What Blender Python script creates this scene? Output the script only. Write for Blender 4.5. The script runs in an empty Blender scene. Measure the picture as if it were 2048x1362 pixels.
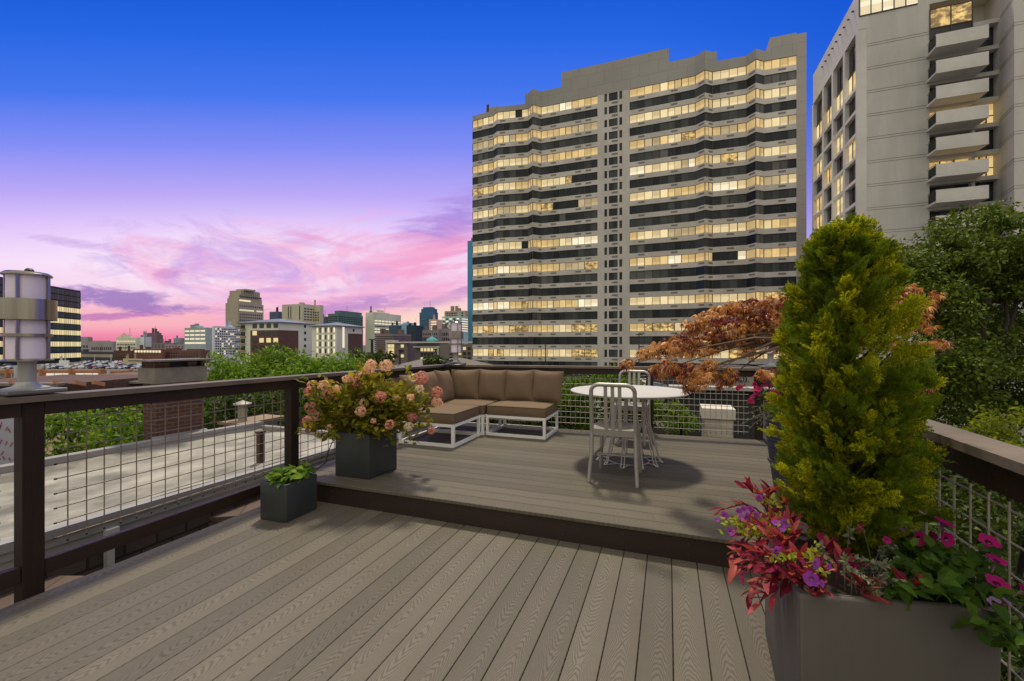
import bpy, bmesh, math, random
import numpy as np
from mathutils import Vector, Matrix
random.seed(7); RG = np.random.default_rng(11)
SC = bpy.context.scene; COL = SC.collection
CS, SN = math.cos(math.radians(20.2)), math.sin(math.radians(20.2))
F, CX, HY, CH = 850.0, 1024.0, 690.0, 1.38      # focal length, centre column and horizon row of the photograph; eye height
# world axes: x runs along the step, y runs along the lower deck boards, z up
def ray(px, py=690):
    a, b = (px-CX)/F, (HY-py)/F
    return a*CS-SN, a*SN+CS, b
def PZ(px, py, z):
    d = ray(px, py); t = (z-CH)/d[2]; return Vector((d[0]*t, d[1]*t, z))
def PD(px, py, Y):
    d = ray(px, py); return Vector((d[0]*Y, d[1]*Y, CH+d[2]*Y))
def PU(px, py, u):
    d = ray(px, py); t = u/d[1]; return Vector((d[0]*t, u, CH+d[2]*t))
def PV(px, py, v):
    d = ray(px, py); t = v/d[0]; return Vector((v, d[1]*t, CH+d[2]*t))
# ---------------------------------------------------------------- materials
def lin(c):
    f = lambda x: x/12.92 if x <= .04045 else ((x+.055)/1.055)**2.4
    return tuple(f(v/255.0) for v in c)
class G:
    def __init__(s, nt): s.nt = nt
    def n(s, t, **k):
        o = s.nt.nodes.new(t)
        for a, b in k.items(): setattr(o, a, b)
        return o
    def put(s, sock, v):
        if isinstance(v, bpy.types.NodeSocket): s.nt.links.new(v, sock)
        else: sock.default_value = v
    def m(s, op, a, b=None, c=None):
        o = s.n('ShaderNodeMath', operation=op); s.put(o.inputs[0], a)
        if b is not None: s.put(o.inputs[1], b)
        if c is not None: s.put(o.inputs[2], c)
        return o.outputs[0]
    def mix(s, f, a, b, bt='MIX'):
        o = s.n('ShaderNodeMix', data_type='RGBA', blend_type=bt); s.put(o.inputs[0], f)
        for k, v in ((6, a), (7, b)):
            if isinstance(v, tuple) and len(v) == 3: v = v+(1,)
            s.put(o.inputs[k], v)
        return o.outputs[2]
    def ramp(s, f, pts, interp='LINEAR'):
        o = s.n('ShaderNodeValToRGB'); cr = o.color_ramp; cr.interpolation = interp
        while len(cr.elements) < len(pts): cr.elements.new(.5)
        for e, (p, c) in zip(cr.elements, pts):
            e.position = p; e.color = tuple(c)+(1,) if isinstance(c, (tuple, list)) else (c, c, c, 1)
        s.put(o.inputs[0], f); return o.outputs[0]
    def noise(s, vec, scale, detail=4, rough=.55, dist=0.0):
        o = s.n('ShaderNodeTexNoise'); s.nt.links.new(vec, o.inputs['Vector'])
        o.inputs['Scale'].default_value = scale; o.inputs['Detail'].default_value = detail
        o.inputs['Roughness'].default_value = rough; o.inputs['Distortion'].default_value = dist
        return o.outputs[0]
    def vmap(s, vec, sc=(1,1,1), loc=(0,0,0)):
        o = s.n('ShaderNodeMapping'); s.nt.links.new(vec, o.inputs[0]); o.inputs['Scale'].default_value = sc; o.inputs['Location'].default_value = loc
        return o.outputs[0]
    def xyz(s, x, y, z):
        o = s.n('ShaderNodeCombineXYZ')
        for i, v in enumerate((x, y, z)): s.put(o.inputs[i], v)
        return o.outputs[0]
    def sep(s, v):
        o = s.n('ShaderNodeSeparateXYZ'); s.nt.links.new(v, o.inputs[0]); return o.outputs
def newmat(name):
    m = bpy.data.materials.new(name); m.use_nodes = True
    return m, G(m.node_tree), m.node_tree.nodes['Principled BSDF']
def pos(g): return g.n('ShaderNodeNewGeometry').outputs['Position']
def isl(g): return g.n('ShaderNodeNewGeometry').outputs['Random Per Island']
def bump(g, b, h, st=.3, d=.01):
    o = g.n('ShaderNodeBump'); o.inputs['Strength'].default_value = st; o.inputs['Distance'].default_value = d
    g.nt.links.new(h, o.inputs['Height']); g.nt.links.new(o.outputs[0], b.inputs['Normal'])
def mk(name, c, rough=.6, metal=0, var=.25, scale=4, bmp=0, bscale=60, spec=.5, stretch=(1,1,1), isle=0, dirt=0):
    m, g, b = newmat(name); p = pos(g)
    v = g.vmap(p, stretch); nz = g.noise(v, scale, 5, .6)
    k = g.m('ADD', g.m('MULTIPLY', nz, 2*var), 1-var)
    if isle: k = g.m('MULTIPLY', k, g.m('ADD', g.m('MULTIPLY', isl(g), 2*isle), 1-isle))
    col = g.mix(1, tuple(c), g.xyz(k, k, k), 'MULTIPLY')
    if dirt:
        d = g.ramp(g.noise(v, scale*.35, 6, .7), [(.42, 0.0), (.62, dirt)])
        col = g.mix(d, col, tuple(x*.35 for x in c))
    g.put(b.inputs['Base Color'], col); b.inputs['Roughness'].default_value = rough
    b.inputs['Metallic'].default_value = metal; b.inputs['Specular IOR Level'].default_value = spec
    if bmp: bump(g, b, g.noise(v, bscale, 4, .6), bmp)
    return m
def leafmat(name, cols, trans=.45, rough=.5, spec=.12, gain=1.0):
    m, g, b = newmat(name); r = isl(g); n = len(cols)
    pts = [(i/(max(1, n-1)), tuple(x*gain for x in lin(c))) for i, c in enumerate(cols)]
    col = g.ramp(r, pts)
    g.put(b.inputs['Base Color'], col); b.inputs['Roughness'].default_value = rough; b.inputs['Specular IOR Level'].default_value = spec
    t = g.n('ShaderNodeBsdfTranslucent'); g.nt.links.new(g.mix(1, col, (1.25, 1.2, .7), 'MULTIPLY'), t.inputs[0])
    mx = g.n('ShaderNodeMixShader'); mx.inputs[0].default_value = trans
    g.nt.links.new(b.outputs[0], mx.inputs[1]); g.nt.links.new(t.outputs[0], mx.inputs[2])
    g.nt.links.new(mx.outputs[0], g.nt.nodes['Material Output'].inputs[0]); return m
def boardmat(name, c1, c2, pitch, off, along):
    m, g, b = newmat(name); X, Y, Z = g.sep(pos(g)); r = isl(g)
    x, y = (X, Y) if along == 'y' else (Y, X)
    xl = g.m('SUBTRACT', g.m('FLOORED_MODULO', g.m('SUBTRACT', x, off), pitch), pitch*.5)
    xl = g.m('ADD', xl, g.m('MULTIPLY', g.m('SUBTRACT', r, .5), .05))
    yo = g.m('ADD', y, g.m('MULTIPLY', r, 37.0))
    nz = g.noise(g.xyz(g.m('MULTIPLY', xl, 14), g.m('MULTIPLY', yo, 2.2), g.m('MULTIPLY', r, 50)), 1.0, 3, .5)
    tri = g.m('PINGPONG', yo, g.m('ADD', .45, g.m('MULTIPLY', r, .35)))
    ph = g.m('ADD', g.m('MULTIPLY', g.m('MULTIPLY', xl, xl), 1900.0), g.m('MULTIPLY', tri, 25.0))
    ph = g.m('ADD', ph, g.m('MULTIPLY', nz, 7.0))
    fine = g.noise(g.xyz(g.m('MULTIPLY', xl, 60), g.m('MULTIPLY', yo, 9), r), 1.0, 3, .7)
    ph = g.m('ADD', ph, g.m('MULTIPLY', fine, .7))
    s = g.m('ADD', g.m('MULTIPLY', g.m('SINE', g.m('MULTIPLY', ph, 6.2832)), .5), .5)
    ln = g.ramp(s, [(.0, 0.0), (.52, .08), (.86, 1.0)])
    col = g.mix(g.m('MULTIPLY', ln, .46), lin(c1), lin(c2))
    k = g.m('ADD', .82, g.m('MULTIPLY', r, .34)); k = g.m('MULTIPLY', k, g.m('ADD', .74, g.m('ADD', g.m('MULTIPLY', g.noise(pos(g), 1.3, 6, .7), .36), g.m('MULTIPLY', g.noise(pos(g), 23.0, 5, .75), .16))))
    g.put(b.inputs['Base Color'], g.mix(1, col, g.xyz(k, k, k), 'MULTIPLY'))
    b.inputs['Roughness'].default_value = .58; b.inputs['Specular IOR Level'].default_value = .3
    bump(g, b, g.m('SUBTRACT', g.m('MULTIPLY', fine, .4), ln), .35, .0025); return m
def brickmat(name, c1, c2, mort, w=.2, h=.067, axis='x', rough=.85, msz=.012):
    m, g, b = newmat(name); X, Y, Z = g.sep(pos(g))
    o = g.n('ShaderNodeTexBrick'); g.nt.links.new(g.xyz(g.m('ADD', X, Y), Z, 0.0), o.inputs[0])
    o.inputs['Color1'].default_value = c1+(1,); o.inputs['Color2'].default_value = c2+(1,); o.inputs['Mortar'].default_value = mort+(1,)
    o.inputs['Scale'].default_value = 1; o.inputs['Mortar Size'].default_value = msz; o.inputs['Brick Width'].default_value = w; o.inputs['Row Height'].default_value = h
    nz = g.noise(pos(g), 3/w*.1, 5, .6); k = g.m('ADD', .75, g.m('MULTIPLY', nz, .5))
    g.put(b.inputs['Base Color'], g.mix(1, o.outputs[0], g.xyz(k, k, k), 'MULTIPLY')); b.inputs['Roughness'].default_value = rough
    bump(g, b, g.m('SUBTRACT', 1.0, o.outputs[1]), .4, .01); return m
def glow(name, c, st, var=.35, scale=(1.1, 1.1, .25), dark=None, blind=None):
    m, g, b = newmat(name); r = isl(g); p = pos(g)
    X, Y, Z = g.sep(p)
    fold = g.m('ADD', g.m('MULTIPLY', g.m('SINE', g.m('MULTIPLY', g.m('ADD', X, Y), 26.0)), .06), .94)
    nz = g.noise(g.vmap(p, scale), 1.0, 3, .6)
    k = g.m('MULTIPLY', fold, g.m('ADD', 1-var, g.m('MULTIPLY', g.m('ADD', nz, r), var)))
    col = g.mix(1, c, g.xyz(k, k, k), 'MULTIPLY')
    if blind:
        z0, pit, frac = blind; fr = g.m('FRACT', g.m('DIVIDE', g.m('SUBTRACT', Z, z0), pit)); th = g.m('MULTIPLY', g.m('ADD', .25, g.m('FRACT', g.m('MULTIPLY', r, 17.3))), frac)
        col = g.mix(g.m('MULTIPLY', g.m('GREATER_THAN', fr, th), .55), col, g.mix(1, col, (.62, .56, .46), 'MULTIPLY'))
    if dark: col = g.mix(g.ramp(g.noise(g.vmap(p, (.9, .9, 1.6)), 1.0, 3, .7), [(.42, 1.0), (.6, 0.0)]), col, dark)
    g.put(b.inputs['Base Color'], (.25, .2, .12, 1)); g.put(b.inputs['Emission Color'], col)
    b.inputs['Emission Strength'].default_value = st; b.inputs['Roughness'].default_value = .15; b.inputs['Specular IOR Level'].default_value = .3
    return m
def glass(name, c, rough=.12, spec=.5, var=.5):
    m, g, b = newmat(name); r = isl(g); k = g.m('ADD', 1-var, g.m('MULTIPLY', r, 2*var))
    k = g.m('MULTIPLY', k, g.m('ADD', .6, g.m('MULTIPLY', g.noise(g.vmap(pos(g), (1, 1, .35)), .9, 3, .6), .8)))
    g.put(b.inputs['Base Color'], g.mix(1, c, g.xyz(k, k, k), 'MULTIPLY')); b.inputs['Roughness'].default_value = rough
    b.inputs['Specular IOR Level'].default_value = spec; return m
# ---------------------------------------------------------------- mesh builder
class MB:
    def __init__(s): s.v = []; s.f = []; s.mi = []; s.k = 0
    def add(s, vs, fs, mi=0):
        o = len(s.v); s.v += [tuple(v) for v in vs]; s.f += [tuple(i+o for i in f) for f in fs]; s.mi += [mi]*len(fs); return s
    def box(s, x0, y0, z0, x1, y1, z1, mi=0, bev=0, seg=2):
        if bev:
            bm = bmesh.new(); bmesh.ops.create_cube(bm, size=1)
            for v in bm.verts: v.co = Vector((x0+(v.co.x+.5)*(x1-x0), y0+(v.co.y+.5)*(y1-y0), z0+(v.co.z+.5)*(z1-z0)))
            bmesh.ops.bevel(bm, geom=list(bm.edges), offset=bev, segments=seg, affect='EDGES', profile=.5)
            bm.verts.index_update(); s.add([v.co for v in bm.verts], [[v.index for v in f.verts] for f in bm.faces], mi); bm.free(); return s
        vs = [(x, y, z) for z in (z0, z1) for x, y in ((x0, y0), (x1, y0), (x1, y1), (x0, y1))]
        return s.add(vs, [(3,2,1,0), (4,5,6,7), (0,1,5,4), (1,2,6,5), (2,3,7,6), (3,0,4,7)], mi)
    def prism(s, pts, z0, z1, mi=0, cap=True):
        n = len(pts); zz0 = z0 if hasattr(z0, '__len__') else [z0]*n; zz1 = z1 if hasattr(z1, '__len__') else [z1]*n
        a = sum(pts[i][0]*pts[(i+1) % n][1]-pts[(i+1) % n][0]*pts[i][1] for i in range(n))
        if a < 0: pts = pts[::-1]; zz0 = list(zz0)[::-1]; zz1 = list(zz1)[::-1]
        vs = [(p[0], p[1], zz0[i]) for i, p in enumerate(pts)]+[(p[0], p[1], zz1[i]) for i, p in enumerate(pts)]
        fs = [(i, (i+1) % n, n+(i+1) % n, n+i) for i in range(n)]
        if cap: fs += [tuple(range(n))[::-1], tuple(range(n, 2*n))]
        return s.add(vs, fs, mi)
    def beam(s, a, b, w, h, mi=0, up=(0,0,1)):
        a, b = Vector(a), Vector(b); d = (b-a).normalized(); r = d.cross(Vector(up)).normalized(); q = r.cross(d)
        vs = [p+r*x*w/2+q*y*h/2 for p in (a, b) for x, y in ((-1,-1), (1,-1), (1,1), (-1,1))]
        return s.add(vs, [(0,1,2,3), (7,6,5,4), (0,4,5,1), (1,5,6,2), (2,6,7,3), (3,7,4,0)], mi)
    def tube(s, path, r, n=6, mi=0, closed=False):
        P = [Vector(p) for p in path]; m = len(P); R = r if hasattr(r, '__len__') else [r]*m
        vs, fs = [], []; prev = None
        for i in range(m):
            if closed: d = (P[(i+1) % m]-P[i-1])
            else: d = P[min(i+1, m-1)]-P[max(i-1, 0)]
            d = d.normalized()
            if prev is None:
                up = Vector((0,0,1)) if abs(d.z) < .9 else Vector((0,1,0)); x = d.cross(up).normalized()
            else: x = (prev-d*prev.dot(d)).normalized()
            prev = x; y = d.cross(x)
            for k in range(n):
                t = 2*math.pi*(k+.5)/n; vs.append(P[i]+(x*math.cos(t)+y*math.sin(t))*R[i])
        L = m if closed else m-1
        for i in range(L):
            for k in range(n):
                a, b = i*n+k, i*n+(k+1) % n; c, d2 = ((i+1) % m)*n+(k+1) % n, ((i+1) % m)*n+k
                fs.append((a, d2, c, b)[::-1])
        if not closed: fs += [tuple(range(n)), tuple(range((m-1)*n, m*n))[::-1]]
        return s.add(vs, fs, mi)
    def lathe(s, prof, c=(0,0,0), n=32, mi=0):
        vs, fs = [], []; m = len(prof)
        for r, z in prof:
            for k in range(n):
                t = 2*math.pi*k/n; vs.append((c[0]+r*math.cos(t), c[1]+r*math.sin(t), c[2]+z))
        for i in range(m-1):
            for k in range(n): fs.append((i*n+k, i*n+(k+1) % n, (i+1)*n+(k+1) % n, (i+1)*n+k))
        if prof[0][0] > 1e-6: fs.append(tuple(range(n))[::-1])
        if prof[-1][0] > 1e-6: fs.append(tuple(range((m-1)*n, m*n)))
        return s.add(vs, fs, mi)
    def build(s, name, mats, parent=None, smooth=False, auto=None):
        o = Vector((0,0,0)); q = parent
        while q is not None: o += q.location; q = q.parent
        me = bpy.data.meshes.new(name); me.from_pydata([(v[0]-o.x, v[1]-o.y, v[2]-o.z) for v in s.v], [], s.f)
        for m in (mats if isinstance(mats, (list, tuple)) else [mats]): me.materials.append(m)
        if any(s.mi): me.polygons.foreach_set('material_index', s.mi)
        if smooth or auto:
            me.polygons.foreach_set('use_smooth', [True]*len(me.polygons))
            if auto: me.set_sharp_from_angle(angle=math.radians(auto))
        me.update(); ob = bpy.data.objects.new(name, me); COL.objects.link(ob)
        if parent: ob.parent = parent
        return ob
def tag(o, label, cat, group=None, kind=None):
    if label: o['label'] = label
    if cat: o['category'] = cat
    if group: o['group'] = group
    if kind: o['kind'] = kind
    return o
def thing(name, label, cat, loc=(0,0,0), group=None, rz=0):
    o = bpy.data.objects.new(name, None); COL.objects.link(o); o.location = loc; o.rotation_euler.z = rz
    o.empty_display_size = .1; return tag(o, label, cat, group)
def struct(mb, name, mats, **k):
    o = mb.build(name, mats, **k); o['kind'] = 'structure'; return o
def copytree(o, parent=None):
    c = o.copy(); COL.objects.link(c); c.parent = parent
    for ch in o.children: copytree(ch, c)
    return c
# leaf templates: (verts, faces), leaf grows along +y, face normal +z
def leaf(w=.3, fold=.08, droop=.1, n=2):
    if n == 2: return np.array([(0,0,0), (w,.4,fold), (w*.75,.72,fold-droop*.5), (0,1,-droop), (-w*.75,.72,fold-droop*.5), (-w,.4,fold), (0,.5,0)], float), [(0,1,2,6), (6,2,3), (6,3,4), (0,6,4,5)]
    return np.array([(0,0,0), (w,.45,fold), (0,1,-droop), (-w,.45,fold)], float), [(0,1,2), (0,2,3)]
def scatter(tmpls, P, D, N, S, mi=None):
    """place templates (chosen at random) at P, growing along D, facing N, scaled S"""
    P = np.asarray(P, float); D = np.asarray(D, float); N = np.asarray(N, float); S = np.asarray(S, float)
    if S.ndim == 0: S = np.full(len(P), float(S))
    D = D/np.maximum(1e-9, np.linalg.norm(D, axis=1))[:, None]
    X = np.cross(D, N); bad = np.linalg.norm(X, axis=1) < 1e-3; X[bad] = np.cross(D[bad], np.array([.3,.5,.8]))
    X /= np.linalg.norm(X, axis=1)[:, None]; Z = np.cross(X, D)
    pick = RG.integers(0, len(tmpls), len(P)); mb = MB(); off = 0; VV = []; 
    for t, (tv, tf) in enumerate(tmpls):
        idx = np.nonzero(pick == t)[0]
        if not len(idx): continue
        W = P[idx, None, :]+S[idx, None, None]*(tv[None, :, 0:1]*X[idx, None, :]+tv[None, :, 1:2]*D[idx, None, :]+tv[None, :, 2:3]*Z[idx, None, :])
        nv = len(tv); VV.append(W.reshape(-1, 3))
        for k in range(len(idx)):
            b = off+k*nv
            for fc in tf: mb.f.append(tuple(b+i for i in fc))
        off += nv*len(idx)
    mb.v = [tuple(x) for x in np.concatenate(VV).tolist()]; mb.mi = [0]*len(mb.f) if mi is None else [mi]*len(mb.f)
    return mb
def rdir(n):
    d = RG.normal(size=(n, 3)); return d/np.linalg.norm(d, axis=1)[:, None]
# ---------------------------------------------------------------- camera, sun, sky
cam = bpy.data.cameras.new('camera'); co = bpy.data.objects.new('camera', cam); COL.objects.link(co); SC.camera = co
co.location = (0, 0, CH); co.rotation_euler = (math.radians(90), 0, math.radians(20.2))
cam.sensor_width = 36; cam.lens = 36*F/2048; cam.shift_y = 9/2048; cam.clip_end = 20000; cam.clip_start = .05
SUN_AZ, SUN_EL = math.radians(19), math.radians(67)          # azimuth measured from +y towards -x
sd = Vector((-math.sin(SUN_AZ)*math.cos(SUN_EL), math.cos(SUN_AZ)*math.cos(SUN_EL), math.sin(SUN_EL)))
sl = bpy.data.lights.new('sun', 'SUN'); sl.energy = 3.0; sl.angle = math.radians(6); sl.color = (1, .89, .69)
so = bpy.data.objects.new('sun', sl); COL.objects.link(so); so.rotation_euler = sd.to_track_quat('Z', 'Y').to_euler(); so.location = (0, 0, 60)
W = bpy.data.worlds.new('World'); SC.world = W; W.use_nodes = True
def sky():
    g = G(W.node_tree); bg = W.node_tree.nodes['Background']
    d = g.n('ShaderNodeTexCoord').outputs['Generated']; X, Y, Z = g.sep(d)
    fw = g.m('ADD', g.m('MULTIPLY', X, -SN), g.m('MULTIPLY', Y, CS)); rt = g.m('ADD', g.m('MULTIPLY', X, CS), g.m('MULTIPLY', Y, SN))
    fa = g.m('MAXIMUM', g.m('ABSOLUTE', fw), .02)
    t = g.m('DIVIDE', Z, g.m('SQRT', g.m('ADD', g.m('MULTIPLY', fw, fw), g.m('ADD', g.m('MULTIPLY', g.m('MULTIPLY', rt, rt), .04), .004))))
    a = g.m('DIVIDE', rt, fa); b = g.m('DIVIDE', Z, fa)
    pts = [(-.03, (190, 120, 150)), (.0, (236, 118, 158)), (.03, (242, 134, 170)), (.07, (247, 176, 196)), (.12, (244, 202, 232)), (.19, (247, 222, 250)),
           (.27, (224, 196, 251)), (.35, (186, 168, 247)), (.46, (130, 142, 245)), (.58, (70, 119, 238)), (.72, (39, 103, 227)), (.85, (24, 88, 214)), (1.05, (16, 70, 190)), (1.6, (205, 200, 192))]  # last stop: unseen zenith paled as added fill from above
    base = g.ramp(g.m('DIVIDE', g.m('ADD', t, .03), 1.63), [((p+.03)/1.63, lin(c)) for p, c in pts])
    def blob(a0, b0, sa, sb, k=0.0):
        x = g.m('DIVIDE', g.m('SUBTRACT', a, a0), sa)
        y = g.m('DIVIDE', g.m('SUBTRACT', g.m('SUBTRACT', b, b0), g.m('MULTIPLY', g.m('SUBTRACT', a, a0), k)), sb)
        return g.m('EXPONENT', g.m('MULTIPLY', g.m('ADD', g.m('MULTIPLY', x, x), g.m('MULTIPLY', y, y)), -1.0))
    # warm cream light low on the right, white bloom over the centre-left
    base = g.mix(g.m('MULTIPLY', blob(-.62, .19, .42, .085), .75), base, lin((255, 243, 250)))
    base = g.mix(g.m('MULTIPLY', blob(-.93, .055, .55, .026), .75), base, lin((250, 186, 190)))
    # right of the towers the blue is deeper
    base = g.mix(g.ramp(g.m('MULTIPLY', a, .8), [(.25, 0.0), (.62, .55)]), base, lin((20, 84, 208)))
    # streaky clouds
    wv = g.xyz(g.m('MULTIPLY', a, 2.2), g.m('MULTIPLY', g.m('SUBTRACT', b, g.m('MULTIPLY', a, .16)), 15.0), 3.1)
    n1 = g.noise(wv, 1.0, 9, .66, 1.1)
    n2 = g.noise(g.xyz(g.m('MULTIPLY', a, 6.0), g.m('MULTIPLY', g.m('SUBTRACT', b, g.m('MULTIPLY', a, .05)), 34.0), 7.7), 1.0, 9, .68, 1.0)
    n3 = g.noise(g.xyz(g.m('MULTIPLY', a, 17.0), g.m('MULTIPLY', g.m('SUBTRACT', b, g.m('MULTIPLY', a, .04)), 75.0), 1.7), 1.0, 8, .68, .8)
    n2 = g.m('ADD', g.m('MULTIPLY', n2, .6), g.m('MULTIPLY', n3, .4))
    n4 = g.m('ADD', g.m('MULTIPLY', g.noise(g.xyz(g.m('MULTIPLY', a, 5.5), g.m('MULTIPLY', g.m('SUBTRACT', b, g.m('MULTIPLY', a, -.05)), 22.0), 9.1), 1.0, 9, .66, 1.2), .65), g.m('MULTIPLY', n3, .35))
    def cloud(base, msk, nz, lo, hi, c, f):
        return g.mix(g.m('MULTIPLY', g.ramp(g.m('ADD', g.m('MULTIPLY', msk, .34), g.m('MULTIPLY', g.m('MULTIPLY', g.m('SUBTRACT', nz, .27), g.m('POWER', msk, .4)), 1.45)), [(lo, 0.0), (hi, 1.0)]), f), base, lin(c))
    base = cloud(base, g.m('MAXIMUM', blob(-.25, .2, .3, .09, .25), blob(-.14, .13, .3, .05, .2)), n1, .47, .72, (246, 152, 196), .85)
    base = cloud(base, blob(-.12, .31, .22, .075, .35), n1, .44, .72, (168, 138, 222), .8)
    base = cloud(base, g.m('MAXIMUM', blob(-.36, .095, .26, .03, .1), blob(-.12, .12, .2, .022, .3)), n2, .42, .62, (186, 134, 204), .85)
    base = cloud(base, g.m('MAXIMUM', blob(-.66, .07, .12, .035), blob(-.48, .13, .2, .02)), n1, .5, .75, (198, 140, 210), .7)
    base = cloud(base, g.m('MAXIMUM', blob(-.93, .11, .2, .036, -.12), blob(-.8, .085, .2, .018, .02)), n4, .42, .62, (150, 114, 190), .85)
    base = cloud(base, blob(-.97, .066, .24, .014, .04), n2, .44, .62, (188, 118, 186), .8)
    base = cloud(base, blob(-.812, .167, .055, .018, .12), n4, .46, .64, (166, 134, 204), .9)
    base = cloud(base, blob(-1.0, .235, .5, .018, -.18), n1, .5, .8, (196, 160, 226), .6)
    base = cloud(base, blob(-.42, .24, .22, .012, -.25), n1, .48, .72, (240, 160, 205), .65)
    base = cloud(base, blob(-.5, .17, .7, .16), g.noise(g.xyz(g.m('MULTIPLY', a, 3.0), g.m('MULTIPLY', b, 9.0), 5.2), 1.0, 9, .64, 1.8), .44, .72, (244, 172, 214), .7)
    base = cloud(base, blob(-.7, .21, .5, .11, -.1), g.noise(g.xyz(g.m('MULTIPLY', a, 3.6), g.m('MULTIPLY', g.m('ADD', b, g.m('MULTIPLY', a, .12)), 13.0), 8.8), 1.0, 9, .66, 1.6), .46, .74, (190, 158, 232), .6)
    base = g.mix(g.m('MULTIPLY', blob(-.17, .055, .26, .042, .16), .85), base, lin((255, 232, 204)))
    # unseen sky behind the camera: warm fill added over daylight, stronger overhead
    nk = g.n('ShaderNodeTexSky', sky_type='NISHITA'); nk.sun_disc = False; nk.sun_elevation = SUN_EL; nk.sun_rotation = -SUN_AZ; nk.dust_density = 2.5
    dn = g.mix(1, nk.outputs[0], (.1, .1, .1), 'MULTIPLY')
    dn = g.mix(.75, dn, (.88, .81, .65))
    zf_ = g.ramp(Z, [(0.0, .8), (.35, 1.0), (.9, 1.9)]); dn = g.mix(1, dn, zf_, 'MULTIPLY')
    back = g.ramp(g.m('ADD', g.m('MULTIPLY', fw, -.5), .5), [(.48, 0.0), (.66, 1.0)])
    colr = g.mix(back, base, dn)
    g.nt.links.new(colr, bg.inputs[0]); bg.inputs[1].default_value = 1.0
sky()
SC.view_settings.view_transform = 'Standard'; SC.view_settings.look = 'None'; SC.view_settings.exposure = 0; SC.view_settings.gamma = 1
SC.cycles.max_bounces = 6; SC.cycles.transparent_max_bounces = 6; SC.cycles.use_denoising = True; SC.cycles.sample_clamp_indirect = 4
# ---------------------------------------------------------------- shared materials
M_stain = mk('dark_stained_wood', (.027, .0135, .008), .5, var=.45, scale=3, stretch=(1, 1, 1), bmp=.25, bscale=45, spec=.4)
M_stainx = mk('dark_stained_post', (.023, .0125, .008), .6, var=.5, scale=5, stretch=(9, 9, .7), bmp=.3, bscale=14, spec=.3)
M_cap = mk('weathered_rail_cap', (.17, .135, .105), .6, var=.4, scale=3, stretch=(1.2, 1.2, 1), bmp=.15, bscale=50, dirt=.5, spec=.4)
M_fascia = mk('dark_fascia', (.026, .0135, .0085), .55, var=.35, scale=2, bmp=.1)
M_rust = mk('weathered_wire', (.23, .18, .125), .42, metal=.35, var=.3, scale=12)
M_galv = mk('pale_wire', (.40, .36, .29), .4, metal=.3, var=.3, scale=12)
M_rubber = mk('black_rubber', (.012, .012, .012), .6, var=.1)
M_deck = boardmat('composite_board', (106, 100, 89), (58, 50, 40), .1485, .02, 'y')
M_deck2 = boardmat('composite_board_crosswise', (97, 91, 79), (77, 69, 57), .138, 2.925, 'x')
M_alu = mk('brushed_aluminium', (.42, .40, .365), .42, metal=.6, var=.12, scale=30)
M_steel = mk('stainless_steel', (.36, .325, .275), .24, metal=.95, var=.6, scale=2.6, stretch=(9, 9, .3))  # upright colour streaks stand in for highlights and reflections
M_white = mk('white_powder_coat', (.86, .85, .82), .35, var=.05, spec=.5)
M_black = mk('black_metal', (.02, .02, .022), .45, var=.2)
M_frost = mk('frosted_lamp_glass', (.84, .73, .87), .35, var=.08, scale=3)
M_fab = mk('taupe_fabric', (.175, .122, .080), .85, var=.2, scale=3, bmp=.55, bscale=12, spec=.15)
M_zinc = mk('dark_zinc', (.034, .038, .040), .45, var=.55, scale=3.2, bmp=.1, spec=.5, stretch=(2.2, 2.2, .6))
M_pot = mk('charcoal_ribbed_pot', (.055, .060, .066), .5, var=.35, scale=5, bmp=.15)
M_taupe = mk('taupe_resin', (.118, .106, .092), .5, var=.16, scale=2, bmp=.1, bscale=90, spec=.3, stretch=(1, 1, .4), dirt=.25)
M_soil = mk('potting_soil', (.03, .02, .014), .95, var=.4, scale=30, bmp=.6)
# ---------------------------------------------------------------- ground and decks
mb = MB(); mb.add([(-9000, -3000, -10), (9000, -3000, -10), (9000, 12000, -10), (-9000, 12000, -10)], [(0,1,2,3)])
struct(mb, 'ground', mk('city_ground', (.06, .055, .05), .9, var=.5, scale=.05))
US = 2.935; VL = -3.28; VR0, VR1 = .93, 1.10
def vr(u): return VR0+(VR1-VR0)*(u+1.0)/7.1 if u < 6.1 else VR1
def ub(v): return 5.96+.068*(v+1.42)
mb = MB(); k = -24
while .02+k*.1485 < 1.0:
    a = .02+k*.1485; b = a+.1485
    if b > VL:
        a2 = max(a, VL); b2 = min(b, 1.0)
        mb.box(a2+.002, -2.6, -.026, b2-.002, US+.0, 0, bev=.0025, seg=1)
    k += 1
struct(mb, 'deck_floor', M_deck)
mb = MB(); k = 0; pitch = .138; u = US-.022
while u < 6.2:
    b = u+pitch
    x0, x1 = VL, vr(u)+.02
    # boards stop at the skewed far edge
    if b < ub(x0): mb.box(x0, u+.003, .154, x1, b-.003, .18, bev=.003, seg=1)
    else:
        xa = max(x0, -1.42+(u+.003-5.96)/.068); xb = -1.42+(b-.003-5.96)/.068
        if xa < x1:
            P = []
            if u+.003 < ub(x1):
                P = [(x0, u+.003), (x1, u+.003), (x1, min(b-.003, ub(x1))), (min(xb, x1), b-.003)] if xb < x1 else [(max(x0, x0), u+.003), (x1, u+.003), (x1, ub(x1))]
                if u+.003 < ub(x0): P += [(x0, ub(x0))]
                else: P[0] = (-1.42+(u+.003-5.96)/.068, u+.003)
                Q = []
                for q in P:
                    if not Q or (abs(q[0]-Q[-1][0])+abs(q[1]-Q[-1][1])) > 1e-4: Q.append(q)
                if len(Q) > 2: mb.prism(Q, .154, .18)
    u = b; k += 1
rd = struct(mb, 'raised_deck', M_deck2)
mb = MB(); mb.box(VL+.01, US, -.02, 1.0, US+.035, .152)
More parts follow.
